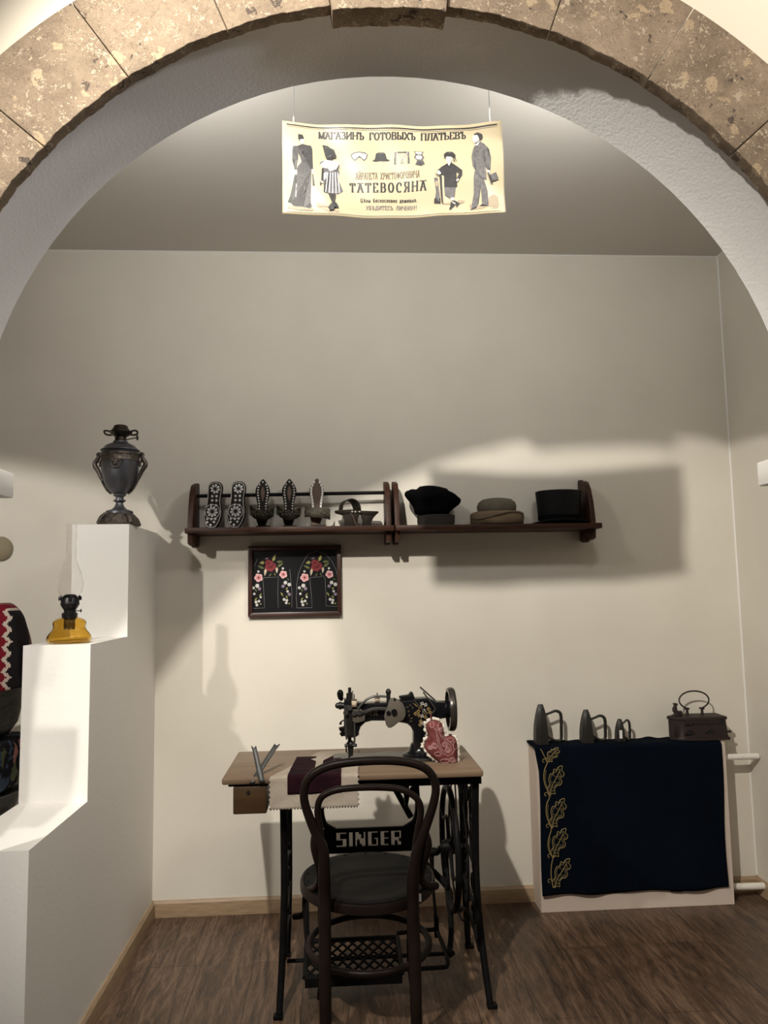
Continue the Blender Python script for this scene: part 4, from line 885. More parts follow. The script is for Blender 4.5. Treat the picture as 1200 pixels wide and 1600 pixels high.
# ------------------------------------------------------------------ hanging shelves
SZ = 1.633
def build_shelf(name, x0, x1, xl, xr, label, rod, ends):
    root = thing(name, ((x0+x1)/2, -.1, SZ), label, 'shelf')
    MB().box(x0, x1, -.193, -.001, SZ-.023, SZ, .002).build('board', shelf_w, root, angle=30)
    for X in (xl, xr):
        # tapering upright with a rounded shoulder, and a notched foot below the board
        up = [(-.001, SZ), (-.001, 1.83), (-.008, 1.845), (-.022, 1.845), (-.026, 1.828), (-.060, 1.836), (-.095, 1.825), (-.125, 1.79), (-.150, 1.73), (-.165, 1.66), (-.168, SZ)]
        m = MB(); m.prism(up, 'x', X-.011, X+.011, bev=.002); m.build('side_panel', shelf_w, root, angle=30)
        dn = [(-.001, SZ-.023), (-.165, SZ-.023), (-.160, 1.568), (-.118, 1.562), (-.112, 1.582), (-.098, 1.590), (-.084, 1.582), (-.078, 1.560), (-.040, 1.556), (-.001, 1.565)]
        m = MB(); m.prism(dn, 'x', X-.011, X+.011, bev=.0015); m.build('bracket', shelf_w, root, angle=30)
    if rod: MB().tube([(xl, -.07, 1.782), (xr, -.07, 1.790)], .008, 10).build('rod', iron, root)
build_shelf('wall_shelf', -.742, .143, -.724, .122, 'dark wooden shelf with a rod, holding the clogs', True, 0)
build_shelf('wall_shelf', .150, 1.052, .160, 1.022, 'dark wooden shelf without rod, holding the hats', False, 0)

# ------------------------------------------------------------------ clogs on the left shelf
def sm2(L, k=4):
    p, _ = catmull([Vector((a, b, 0)) for a, b in L], None, k, True); return [(q.x, q.y) for q in p]
ZC = lambda x, y, Y: at(280+x/6.667, 735+y/6.667, Y)
def lean(m, z0, y0, tilt):
    for v in m.bm.verts:
        v.co.y += (v.co.z-z0)*tilt
def inlay_clog(dx, dy, label):
    Yc = -.105
    P = lambda x, y: ZC(x+dx, y+dy, Yc)
    O = sm2([(370, 98), (420, 108), (443, 150), (440, 210), (430, 280), (432, 340), (442, 410), (440, 470), (415, 540), (380, 588), (335, 598), (290, 585), (262, 530), (252, 470), (262, 410), (282, 350), (290, 280), (293, 210), (297, 150), (320, 110)])
    base = P(335, 598)
    root = thing('wooden_clog', (base.x, Yc, SZ), label, 'clog', 'inlaid soles standing on the clog shelf')
    dz = SZ+.001-min(P(x, y).z for x, y in O)
    U = lambda x, y: (P(x, y).x, P(x, y).z+dz)
    m = MB(); m.prism([U(x, y) for x, y in O], 'y', Yc-.012, Yc+.022, bev=.003); lean(m, SZ, Yc, .14); m.build('sole', clog_w, root, angle=40)
    m = MB()
    def flat(pts): m.prism([U(x, y) for x, y in pts], 'y', Yc-.0135, Yc-.0118)
    def rosette(cx, cy, r, n, w_, ir):
        for k in range(n):
            a = 2*PI*k/n+.2; c, s = math.cos(a), math.sin(a); rm = (r+ir)/2
            flat([(cx+ir*c, cy+ir*s), (cx+rm*c-w_*s, cy+rm*s+w_*c), (cx+r*.95*c-w_*.8*s, cy+r*.95*s+w_*.8*c), (cx+r*.95*c+w_*.8*s, cy+r*.95*s-w_*.8*c), (cx+rm*c+w_*s, cy+rm*s-w_*c)])
    def dia(cx, cy, a, b): flat([(cx-a, cy), (cx, cy-b), (cx+a, cy), (cx, cy+b)])
    rosette(370, 177, 52, 8, 11, 16); rosette(345, 418, 60, 9, 12, 18)
    for y in (255, 300): dia(342, y, 15, 16); dia(386, y, 15, 16)
    for x, y in ((332, 348), (384, 352), (296, 495), (378, 495), (337, 498), (295, 530), (365, 527), (330, 560)): dia(x, y, 15, 15)
    def ringline(pts, wd):
        n = len(pts)
        for i in range(n):
            (xa, ya), (xb, yb_) = pts[i], pts[(i+1) % n]; d = math.hypot(xb-xa, yb_-ya) or 1; nx, ny = -(yb_-ya)/d*wd/2, (xb-xa)/d*wd/2
            flat([(xa+nx, ya+ny), (xb+nx, yb_+ny), (xb-nx, yb_-ny), (xa-nx, ya-ny)])
    cx, cy = 345, 340
    ringline([(346+(x-346)*.90, 345+(y-345)*.945) for x, y in O[::2]], 5)
    ringline([(345+76*math.cos(t*2*PI/24), 418+76*math.sin(t*2*PI/24)) for t in range(24)], 5)
    lean(m, SZ, Yc, .14); m.build('inlay', pearl, root, smooth=False)
    for z in (.06, .135):
        m = MB().box(base.x-.022, base.x+.022, Yc+.02, Yc+.05, SZ+z, SZ+z+.018); lean(m, SZ, Yc, .14); m.build('heel_block', clog_w, root)
inlay_clog(0, 0, 'flat mother-of-pearl inlaid clog sole, standing nearest the shelf end')
inlay_clog(243, 4, 'flat mother-of-pearl inlaid clog sole, second from the shelf end')
def strap_clog(dx, dy, label, wood, studm, square, strap_w, strapm):
    Yc = -.10
    P = lambda x, y: ZC(x+dx, y+dy, Yc)
    O = sm2([(868, 60), (905, 100), (935, 155), (940, 210), (925, 280), (912, 340), (915, 400), (925, 470), (905, 530), (900, 575), (835, 575), (815, 530), (800, 470), (810, 400), (815, 340), (803, 280), (790, 210), (797, 155), (828, 105)])
    b = P(868, 580); root = thing('strapped_clog', (b.x, Yc, SZ), label, 'clog', 'strapped clogs standing on the clog shelf')
    dz = SZ+.001-min(P(x, y).z for x, y in O); U = lambda x, y: (P(x, y).x, P(x, y).z+dz)
    m = MB(); m.prism([U(x, y) for x, y in O], 'y', Yc-.008, Yc+.012, bev=.003); lean(m, SZ, Yc, .12); sole = m.build('sole', wood, root, angle=40)
    m = MB(); m.prism([U(x, y) for x, y in sm2([(868, 140), (886, 180), (888, 225), (878, 270), (868, 300), (858, 270), (848, 225), (850, 180)] if not square else [(868, 92), (900, 150), (905, 220), (893, 290), (895, 370), (842, 370), (843, 290), (831, 220), (836, 150)])], 'y', Yc-.0095, Yc-.0075); lean(m, SZ, Yc, .12); m.build('worn_panel', clog_w2, sole, label='paler worn footbed')
    for k in (.25, .62):
        c = P(868, 120+k*430); m = MB().box(c.x-.020, c.x+.020, Yc+.010, Yc+.052, c.z-.012, c.z+.012, .002); lean(m, SZ, Yc, .12); m.build('stilt', clog_w, root)
    m = MB().box(P(800, 0).x, P(945, 0).x, Yc-.012, Yc+.05, SZ+.0005, SZ+.012, .002); lean(m, SZ, Yc, .12); m.build('toe_rest', clog_w, root)
    n = 9 if square else 11
    for i in range(n):
        t = i/(n-1)
        if square: y = 100+t*255
        else: y = 92+t*285
        # half width of the sole at this height
        prof_ = [(60, 0), (100, 36), (155, 68), (210, 74), (280, 60), (340, 49), (400, 52), (470, 62)]
        for (ya, wa), (yb_, wb) in zip(prof_, prof_[1:]):
            if ya <= y <= yb_: hw = wa+(wb-wa)*(y-ya)/(yb_-ya)
        k = .82 if square else .70
        if i % 2 and square: pass
        for s in (-1, 1):
            if i == 0 and s > 0 and not square: continue
            x_ = 868+s*hw*k*(0 if (i == 0 and not square) else 1)
            c = Vector((U(x_, y)[0], Yc-.009, U(x_, y)[1])); m = MB()
            if square: m.box(c.x-.004, c.x+.004, c.y-.001, c.y+.001, c.z-.006, c.z+.006)
            else: m.lathe([(.0038, -.0006), (.0038, .0), (.0025, .0012)], c, 10, 'y')
            lean(m, SZ, Yc, .12)
            if i < 15: m.build('stud', studm, sole, label='pale shiny stud')
    if square:
        c = Vector((U(868, 305)[0], Yc-.009, U(868, 305)[1])); m = MB(); m.lathe([(.011, -.001), (.011, 0), (.006, 0), (.006, -.001)], c, 16, 'y', sy=1.7, cap=False); lean(m, SZ, Yc, .12); m.build('oval_inlay', studm, sole)
    # strap arching out over the lower half
    m = MB(); x0, x1 = U(735, 0)[0], U(985, 0)[0]
    if square: x0, x1 = U(868-130, 0)[0], U(868+135, 0)[0]
    zc = U(0, 440)[1]; rows = []; nn = 18
    for i in range(nn+1):
        a = PI*i/nn; X = (x0+x1)/2-(x1-x0)/2*math.cos(a); Y_ = Yc-.004-.052*math.sin(a); hw = (.024+.006*abs(math.cos(a))) if not square else .023
        lo = zc-hw*(1.0 if square else .15+1.15*math.sin(a)**2); hi = zc+hw*((.95+.1*math.cos(2*a)) if square else (.75+.3*math.cos(2*a)))
        tl = .006*math.cos(a)
        rows.append([m.V((X, Y_, lo+tl)), m.V((X, Y_-.002, (lo+hi)/2+tl)), m.V((X, Y_, hi+tl))])
    for i in range(nn):
        for k in range(2): m.face((rows[i][k], rows[i+1][k], rows[i+1][k+1], rows[i][k+1]))
    lean(m, SZ, Yc, .12); o = m.build('strap', strapm, root, angle=80); md = o.modifiers.new('solid', 'SOLIDIFY'); md.thickness = .005
    m = MB(); rnd = random.Random(int(dx))
    for k in range(9):
        t = .14+.72*k/8; a = PI*t; X = (x0+x1)/2-(x1-x0)/2*math.cos(a); Y_ = Yc-.010-.052*math.sin(a)
        m.tube([(X+.007*math.cos(q*.7+k), Y_-.001, zc+.011*math.sin(q*.7)+.003*math.cos(k*2)) for q in range(9)], .0011, 5)
    lean(m, SZ, Yc, .12); m.build('embroidery', mat('olive_thread', (.085, .075, .045), .7), o)
strap_clog(0, 0, 'dark studded clog, left one of the studded pair', clog_w, pearl, False, 1, leather)
strap_clog(277, 3, 'dark studded clog, right one of the studded pair', clog_w, pearl, False, 1, leather)
strap_clog(565, 6, 'brown clog with white dashed edge and wide embroidered strap', clog_w2, mat('white_inlay', (.75, .73, .68), .3), True, 1, mat('olive_leather', (.075, .062, .042), .65, col2=(.035, .03, .022), nscale=45, bump=.6, bscale=100))
def side_clog():
    Q = lambda x, y, Y=-.10: at(440+x/6, 735+y/6, Y)
    b = Q(650, 510); root = thing('high_clog', (b.x, -.10, SZ), 'tall two-heeled clog turned sideways, at right end of the clogs', 'clog')
    dz = SZ+.001-Q(650, 510).z; U = lambda x, y: (Q(x, y).x, Q(x, y).z+dz)
    m = MB(); m.prism([U(x, y) for x, y in [(497, 362), (540, 352), (640, 352), (735, 360), (905, 366), (905, 376), (850, 400), (760, 398), (735, 384), (660, 384), (590, 396), (540, 384), (500, 372)]], 'y', -.132, -.062, bev=.003); s = m.build('sole', clog_w, root, angle=40)
    for pts in ([(570, 380), (735, 378), (715, 420), (712, 470), (728, 512), (584, 512), (592, 450)], [(742, 380), (905, 368), (860, 420), (838, 470), (840, 512), (762, 512), (758, 440)]):
        m = MB(); m.prism([U(x, y) for x, y in pts], 'y', -.128, -.066, bev=.003); m.build('stilt', clog_w, root, angle=40)
    m = MB(); m.tube([(U(x, y)[0], -.1325, U(x, y)[1]) for x, y in [(640, 385), (668, 420), (690, 480), (722, 508)]], .0025, 6, smooth=3); m.build('carved_line', clog_w2, s)
    # band arching across the foot, seen obliquely: near edge further right than the far edge
    m = MB(); rows = []; nn = 20; zb = U(0, 368)[1]; zt = U(0, 258)[1]
    for i in range(nn+1):
        a = PI*i/nn; sx, sz = -math.cos(a), math.sin(a)
        near = (U(650+85*sx, 0)[0], -.131, zb+(zt-zb)*sz**.85); far = (U(602+68*sx, 0)[0], -.066, zb+(zt-zb)*1.0*sz**.85)
        rows.append([m.V(Vector(near).lerp(Vector(far), k/4)) for k in range(5)])
    for i in range(nn):
        for k in range(4): m.face((rows[i][k], rows[i+1][k], rows[i+1][k+1], rows[i][k+1]))
    o = m.build('strap', leather, root, angle=80); md = o.modifiers.new('solid', 'SOLIDIFY'); md.thickness = .004; md.offset = 0
    for x in (660, 688, 728):
        c = U(x, 371); m = MB(); m.lathe([(.0035, -.0015), (.0035, 0), (.002, .001)], (c[0], -.133, c[1]), 8, 'y'); m.build('stud', pearl, s, label='pale shiny stud')
side_clog()

# ------------------------------------------------------------------ hats on the right shelf
def hats():
    m = MB()
    c = at(681, 806, -.10); rn = random.Random(2)
    m.lathe([(.062, SZ+.001), (.078, SZ+.001), (.080, SZ+.02), (.081, SZ+.046), (.076, SZ+.048), (.07, SZ+.049)], (c.x, -.10, 0), 36, sx=1.04, sy=.9)
    tag(m.build('hat_block', block_m), 'weathered brown block under the black velvet hat', 'hat block')
    h = at(674, 785, -.10); root = thing('velvet_hat', (h.x, -.10, SZ+.053), 'crumpled black velvet hat with rolled brim, at left end of its shelf', 'hat')
    tilt = Matrix.Rotation(math.radians(4), 3, 'Y')
    def wob(a, z): return 1+.05*math.sin(2*a+.6)+.03*math.sin(3*a+z*30)+.015*math.sin(7*a)
    m = MB(); zb = SZ+.056
    m.lathe([(.072, zb-.004), (.079, zb+.018), (.098, zb+.040), (.114, zb+.055), (.122, zb+.068), (.122, zb+.080), (.112, zb+.090), (.100, zb+.090), (.09, zb+.08)], (h.x, -.10, 0), 48, sx=1.0, sy=.85, flute=wob)
    for v in m.bm.verts:
        q = v.co-Vector((h.x, -.10, zb)); v.co = Vector((h.x, -.10, zb))+tilt @ q; v.co.z += .006*math.sin(q.x*40)+.004*math.sin(q.y*60)
    m.build('brim', velvet, root, angle=180)
    m = MB(); m.lathe([(.088, zb+.05), (.090, zb+.075), (.082, zb+.098), (.062, zb+.116), (.035, zb+.122), (.005, zb+.122)], (h.x-.004, -.10, 0), 40, sy=.85, flute=lambda a, z: 1+.06*math.sin(3*a+1)+.03*math.sin(5*a+z*50))
    for v in m.bm.verts:
        q = v.co-Vector((h.x, -.10, zb)); v.co = Vector((h.x, -.10, zb))+tilt @ q
    m.build('crown', velvet, root, angle=180)
    f = at(778, 815, -.10); root = thing('felt_hat', (f.x, -.10, SZ), 'old grey felt hat with tan upturned brim, between black hats', 'hat'); X = f.x-.003
    m = MB(); m.lathe([(.080, SZ+.045), (.086, SZ+.07), (.088, SZ+.085), (.082, SZ+.103), (.066, SZ+.116), (.04, SZ+.121), (.004, SZ+.122)], (X, -.10, 0), 40, sy=.9, flute=lambda a, z: 1+.012*math.sin(3*a+z*40)); m.build('crown', felt_g, root, angle=180)
    m = MB(); m.lathe([(.098, SZ+.001), (.114, SZ+.004), (.117, SZ+.02), (.117, SZ+.045), (.113, SZ+.056), (.104, SZ+.060), (.092, SZ+.058), (.086, SZ+.05)], (X, -.10, 0), 48, sy=.85, flute=lambda a, z: 1+.015*math.sin(5*a+z*60)+.03*max(0, z-SZ)/.06*math.cos(a*2+.4)); b_ = m.build('brim', felt_t, root, angle=180)
    m = MB(); pts = [(X+.117*math.cos(t)*1.004, -.10+.117*.86*math.sin(t)-.001, SZ+.038+.014*math.sin(t*2.2+2.6)) for t in [PI*1.04+PI*.92*k/20 for k in range(21)]]
    m.tube(pts, .0022, 6); m.build('brim_fold', mat('dark_fold', (.06, .045, .03), .9), b_)
    t = at(874, 812, -.10); root = thing('top_hat', (t.x, -.10, SZ), 'tall black silk top hat beside the shelf end panel', 'hat')
    m = MB(); m.lathe([(.092, SZ+.020), (.096, SZ+.05), (.098, SZ+.09), (.103, SZ+.145), (.103, SZ+.149), (.097, SZ+.151), (.09, SZ+.149), (.004, SZ+.149)], (t.x, -.10, 0), 48, sy=.8); cr = m.build('crown', silk, root, angle=35)
    m = MB(); m.lathe([(.0945, SZ+.022), (.0950, SZ+.045), (.0955, SZ+.046), (.0935, SZ+.046)], (t.x, -.10, 0), 48, sy=.8, cap=False); m.build('hat_band', velvet, cr)
    m = MB(); n = 48; rings = []
    for r_, up in ((.088, .022), (.098, .016), (.115, .010), (.132, .012), (.136, .016), (.132, .018), (.115, .015), (.098, .021), (.088, .026)):
        rings.append([(t.x+.004+r_*1.0*math.cos(2*PI*k/n), -.10+r_*.68*math.sin(2*PI*k/n), SZ+up-.0085*(r_/.136)**2*(math.cos(2*PI*k/n)**2)*1.2+.004*(math.sin(2*PI*k/n)**2)) for k in range(n)])
    m.loft(rings, True, False); m.build('brim', silk, root, angle=180)
hats()

# ------------------------------------------------------------------ framed embroidery
def picture():
    x0, x1, z0, z1 = -.496, -.084, 1.249, 1.562; Yp = -.022
    root = thing('framed_embroidery', ((x0+x1)/2, 0, z0), 'framed black panel embroidered with roses, hanging under the shelf', 'picture')
    fw = .019
    m = MB()
    for a in (((x0, z0), (x1, z0), (x1-fw, z0+fw), (x0+fw, z0+fw)), ((x1, z0), (x1, z1), (x1-fw, z1-fw), (x1-fw, z0+fw)), ((x1, z1), (x0, z1), (x0+fw, z1-fw), (x1-fw, z1-fw)), ((x0, z1), (x0, z0), (x0+fw, z0+fw), (x0+fw, z1-fw))):
        m.prism(a, 'y', -.026, -.002, bev=.002)
    m.build('frame', frame_w, root, angle=30)
    pn = MB().box(x0+fw-.004, x1-fw+.004, -.010, -.003, z0+fw-.004, z1-fw+.004).build('fabric_panel', mat('black_satin', (.004, .0042, .006), .7, spec=.2), root, smooth=False)
    MB().box(x0+fw-.003, x1-fw+.003, -.020, -.0185, z0+fw-.003, z1-fw+.003).build('glass_pane', pane, root, smooth=False)
    C = [mat('rose_red', (.22, .025, .03), .8), mat('petal_pink', (.62, .24, .25), .8), mat('leaf_green', (.13, .15, .05), .8), mat('cream_silk', (.62, .52, .38), .8), mat('white_silk', (.62, .60, .58), .8), mat('lilac_silk', (.26, .20, .28), .8), mat('deep_rose', (.10, .008, .014), .8), mat('pale_line', (.24, .24, .24), .8), mat('petal_light', (.75, .45, .45), .8), mat('yellow_green', (.34, .32, .10), .8)]
    E = lambda x, y, l=0: at(380+x/7.5, 840+y/7.5, -.0105-l)
    def make(dx, dy, right):
        m = MB(); lift = [0]
        def poly(pts, mi):
            m.mi = mi; lift[0] += .00003; m.flatpoly([E(x+dx, y+dy, lift[0]) for x, y in pts])
        def blob(cx, cy, r, mi, n=10, sx=1, a0=0): poly([(cx+r*sx*math.cos(2*PI*k/n+a0), cy+r*math.sin(2*PI*k/n+a0)) for k in range(n)], mi)
        def flower(cx, cy, r, n, mi, mc):
            for k in range(n): a = 2*PI*k/n+.5; blob(cx+r*.55*math.cos(a), cy+r*.55*math.sin(a), r*.5, mi, 9)
            if r > 30:
                for k in range(n): a = 2*PI*k/n+.5; blob(cx+r*.35*math.cos(a), cy+r*.35*math.sin(a), r*.28, mc, 8)
            blob(cx, cy, r*.22, mc if r <= 30 else 6, 8)
        def leaf(x0_, y0_, x1_, y1_, wd, mi):
            d = math.hypot(x1_-x0_, y1_-y0_); nx, ny = -(y1_-y0_)/d*wd, (x1_-x0_)/d*wd
            poly([(x0_, y0_), (x0_*.7+x1_*.3+nx, y0_*.7+y1_*.3+ny), (x0_*.35+x1_*.65+nx*.7, y0_*.35+y1_*.65+ny*.7), (x1_, y1_), (x0_*.35+x1_*.65-nx*.7, y0_*.35+y1_*.65-ny*.7), (x0_*.7+x1_*.3-nx, y0_*.7+y1_*.3-ny)], mi)
        leaf(345, 280, 380, 195, 18, 9); leaf(250, 290, 190, 300, 20, 9); leaf(245, 365, 162, 325, 16, 2); leaf(390, 285, 470, 280, 14, 2); leaf(400, 345, 472, 295, 16, 2); leaf(300, 240, 250, 250, 8, 5)
        for x, y, r in ((295, 295, 38), (290, 355, 38), (350, 330, 36), (325, 370, 30), (320, 300, 30), (360, 350, 24)): blob(x, y, r, 0, 12)
        for x, y, r in ((300, 300, 15), (330, 345, 17), (300, 350, 12), (350, 320, 12)): blob(x, y, r, 6, 10)
        leaf(265, 362, 252, 450, 16, 3); leaf(395, 345, 392, 420, 15, 3)
        flower(180, 470, 50, 5, 8, 1); flower(470, 432, 46, 5, 8, 1)
        for x, y, r in ((178, 398, 14), (165, 565, 24), (118, 590, 18), (130, 660, 15), (150, 755, 18), (185, 745, 16), (160, 790, 17), (205, 698, 14), (495, 528, 22), (540, 550, 22), (480, 725, 18), (512, 735, 16), (505, 765, 16), (520, 630, 15), (465, 362, 14)): flower(x, y, r, 5, 4, 3)
        for x, y in ((190, 600), (467, 570), (540, 665)): flower(x, y, 20, 5, 5, 5)
        for a in ((140, 600, 160, 640), (190, 690, 215, 650), (135, 735, 165, 705), (500, 610, 525, 580), (440, 640, 470, 690), (500, 680, 522, 715), (330, 420, 300, 460), (360, 415, 380, 450), (515, 480, 540, 500), (200, 770, 215, 785), (530, 780, 550, 765)): leaf(*a, 9, 9 if a[1] > 600 else 2)
        m.build('embroidered_bouquet', C, pn, smooth=False)
        t = MB()
        def thr(pts, r=.0009): t.tube([E(x, y, .0006) for x, y in pts], r, 5)
        if right:
            for L in ([(630, 825), (622, 700), (628, 540), (650, 420), (690, 310), (760, 195), (860, 158), (960, 190), (1040, 280), (1090, 380), (1102, 460)], [(630, 825), (808, 822), (800, 680), (785, 540), (782, 470), (830, 465), (910, 458), (930, 445), (960, 480), (968, 640), (970, 802), (1104, 806)]): thr(L)
        else:
            for L in ([(120, 828), (250, 825), (245, 700), (235, 540), (230, 470), (300, 468), (412, 462), (405, 640), (412, 825), (570, 818), (572, 640), (545, 370)], [(130, 340), (165, 250)]): thr(L)
        t.build('thread_outline', C[7], pn)
    make(0, 0, False); make(540, -2, True)
picture()

# ------------------------------------------------------------------ radiator screen, cloth and irons
RX0, RX1, RY = .737, 1.572, -.132; RZ = .664
def screen():
    root = thing('radiator_screen', (1.15, -.07, 0), 'pinkish-white board screen boxed around the radiator by right wall', 'radiator screen')
    MB().box(RX0, RX1, RY, RY+.012, 0, RZ, .001).build('front_panel', board, root, smooth=False)
    MB().box(RX0, RX0+.012, RY+.0125, -.002, 0, RZ, .001).build('side_panel', board, root, smooth=False)
    MB().box(RX1-.012, RX1, RY+.0125, -.002, 0, RZ, .001).build('side_panel', board, root, smooth=False)
    MB().box(RX0, RX1, RY, -.002, RZ+.0005, RZ+.010, .001).build('top_panel', board, root, smooth=False)
screen()
CT = RZ+.013
def cloth():
    root = thing('embroidered_cloth', (1.15, RY, .06), 'navy cloth with a gold vine, draped over the radiator screen', 'cloth')
    m = MB(); nx, ny = 80, 60; rows = []
    xl = lambda z: .742+.012*math.sin((.68-z)*5)-.022*max(0, (z-.58)/.1)
    L1 = .115; L2 = CT-.072; tot = L1+L2
    for j in range(ny+1):
        s = tot*j/ny; row = []
        for i in range(nx+1):
            u = i/nx
            if s < L1:
                y = -.012-s; z = CT+.0015+.0018*math.sin(u*50+s*60)+(.004*max(0, math.sin(u*38+1)) if s < .02 else 0); x = .725+(1.553-.725)*u
                if y < RY-.005: y = RY-.005
            else:
                d = s-L1; z = CT-d
                a = min(1, d/.03)
                x0_ = .729+.013*min(1, d/.1)+.004*math.sin(d*9); x1_ = 1.553-.010*min(1, d/.5)+.003*math.sin(d*12)
                x = x0_+(x1_-x0_)*u; f = d/L2
                y = RY-.006-f*(.006+.004*math.sin(u*9+.5)+.0035*math.sin(u*23+2))-.002*math.sin(u*31)*f
                if j == ny: z += .004*math.sin(u*14)-.004*(u > .68 and u < .75)
            row.append(m.V((x, y, z)))
        rows.append(row)
    for j in range(ny):
        for i in range(nx): m.face((rows[j][i], rows[j][i+1], rows[j+1][i+1], rows[j+1][i]))
    c = m.build('fabric', navy, root, angle=180); md = c.modifiers.new('solid', 'SOLIDIFY'); md.thickness = .002; md.offset = 0
    from mathutils.bvhtree import BVHTree
    bv = BVHTree.FromPolygons([v.co+LOC[root.name] for v in c.data.vertices], [p.vertices[:] for p in c.data.polygons])
    def on(x, y):
        q = at(820+x/6.15, 1160+y/6.15, RY); h = bv.ray_cast(CAM, (q-CAM).normalized())
        p = h[0] if h[0] is not None else q
        return p+Vector((0, -.0016, .0))
    stem = [(150, 62), (172, 100), (190, 140), (215, 190), (190, 260), (182, 340), (195, 410), (237, 515), (210, 590), (205, 670), (222, 750), (255, 825), (232, 910), (222, 980), (235, 1050), (268, 1105), (255, 1180), (252, 1270), (262, 1340), (272, 1393)]
    m = MB(); m.tube([on(*p) for p in stem], .0022, 6, smooth=3); m.tube([on(x+14, y+4) for x, y in stem[4:8]], .0010, 5, smooth=3); m.tube([on(x+14, y+4) for x, y in stem[8:12]], .0010, 5, smooth=3); m.tube([on(x+12, y+4) for x, y in stem[12:16]], .0010, 5, smooth=3)
    for x, y in ((215, 190), (235, 512), (252, 815), (266, 1105), (268, 1345)):
        m.tube([on(x-5, y-6), on(x-25, y-32), on(x-45, y-22), on(x-40, y), on(x-28, y-4)], .0015, 5, smooth=3)
    m.build('vine_stem', gold, c)
    leafo = [(0, 0), (-22, -55), (0, -100), (-8, -150), (5, -200), (30, -208), (40, -250), (62, -238), (75, -262), (95, -275), (118, -278), (112, -235), (132, -212), (126, -182), (100, -166), (112, -126), (96, -96), (65, -90), (50, -70), (42, -40), (52, -10), (18, -16)]
    for bx, by, k in ((215, 190, .50), (237, 505, 1.0), (258, 818, 1.0), (272, 1105, .98), (280, 1395, 1.0)):
        sk = (lambda x, y: (bx+x*1.05+(-y*.10 if by > 1300 else 0), by+y)) if k > .9 else (lambda x, y: (bx+x*.85+5, by+y*.5))
        O = sm2(leafo, 3)
        m = MB(); m.tube([on(*sk(x, y)) for x, y in O], .0017, 5, closed=True)
        m.tube([on(*sk(x, y)) for x, y in [(0, 0), (25, -90), (60, -160), (95, -235)]], .0018, 5, smooth=3)
        lf = m.build('vine_leaf', gold, c)
        m = MB()
        m.tube([on(*sk(45+(x-45)*.72, -140+(y+140)*.78)) for x, y in O], .0023, 5, closed=True)
        for a, b in (((40, -120), (10, -130)), ((40, -120), (85, -120)), ((65, -170), (30, -190)), ((65, -170), (108, -190)), ((20, -70), (0, -80)), ((20, -70), (60, -75))): m.tube([on(*sk(*a)), on(*sk(*b))], .0014, 5)
        m.build('leaf_filling', gold_d, lf)
cloth()
def sad_iron(cx, w_, h, hx, hz0, hz1, hr, label, tag_=False, Yc=-.072):
    z0 = CT+.0045; root = thing('flat_iron', (cx, Yc, z0), label, 'flat iron')
    m = MB(); n = 12; dp = w_*1.05
    rings = []
    for k in range(n+1):                     # boat-shaped sole standing on its heel, point up; sole towards the left
        t = k/n; hw = dp*.62*(1-t**3)*.98+.005; off = -.012*t*t
        z = z0+h*t
        tk = w_*.47; l_ = w_*.36*t**2.2; r_ = w_*(.10*t+.12*t**7)
        rings.append([(cx-tk+l_, Yc-hw*.60, z), (cx-tk*.35+l_*.7, Yc-hw, z), (cx+tk-r_, Yc-hw*.90, z), (cx+tk-r_, Yc+hw*.90, z), (cx-tk*.35+l_*.7, Yc+hw, z), (cx-tk+l_, Yc+hw*.60, z)])
    m.loft(rings); m.build('body', sadiron, root, angle=25)
    m = MB(); x0 = cx+w_*.36; zA, zB = z0+hz1, z0+hz0
    m.tube([(x0, Yc-.0, zA), (x0+hx*.35, Yc, zA+.008), (x0+hx*.70, Yc, zA+.016), (x0+hx*.97, Yc, zA+.004), (x0+hx, Yc, zA-.03), (x0+hx*.99, Yc, (zA+zB)/2), (x0+hx*.95, Yc, zB+.002), (x0+hx*.68, Yc, zB-.008+.004), (x0+hx*.35, Yc, zB+.006), (x0, Yc, zB+.022)], [hr*.8, hr*.8, hr*.9, hr*1.1, hr*1.1, hr*1.1, hr*1.05, hr*.9, hr*.8, hr*.8], 10, smooth=4); m.build('handle', sadiron, root)
    if tag_:
        MB().box(cx-w_*.38, cx-w_*.05, Yc-dp*1.02-.001, Yc-dp*1.0+.001, z0+h*.18, z0+h*.55).build('paper_label', white_p, root, label='small white paper label')
sad_iron(.776, .056, .166, .074, .012, .120, .0065, 'largest black flat iron standing on its heel, above the gold vine')
sad_iron(.978, .050, .138, .070, .010, .094, .0065, 'middle-sized black flat iron standing between largest and smallest ones')
sad_iron(1.128, .036, .094, .034, .008, .072, .0052, 'smallest black flat iron with a white paper label', True)
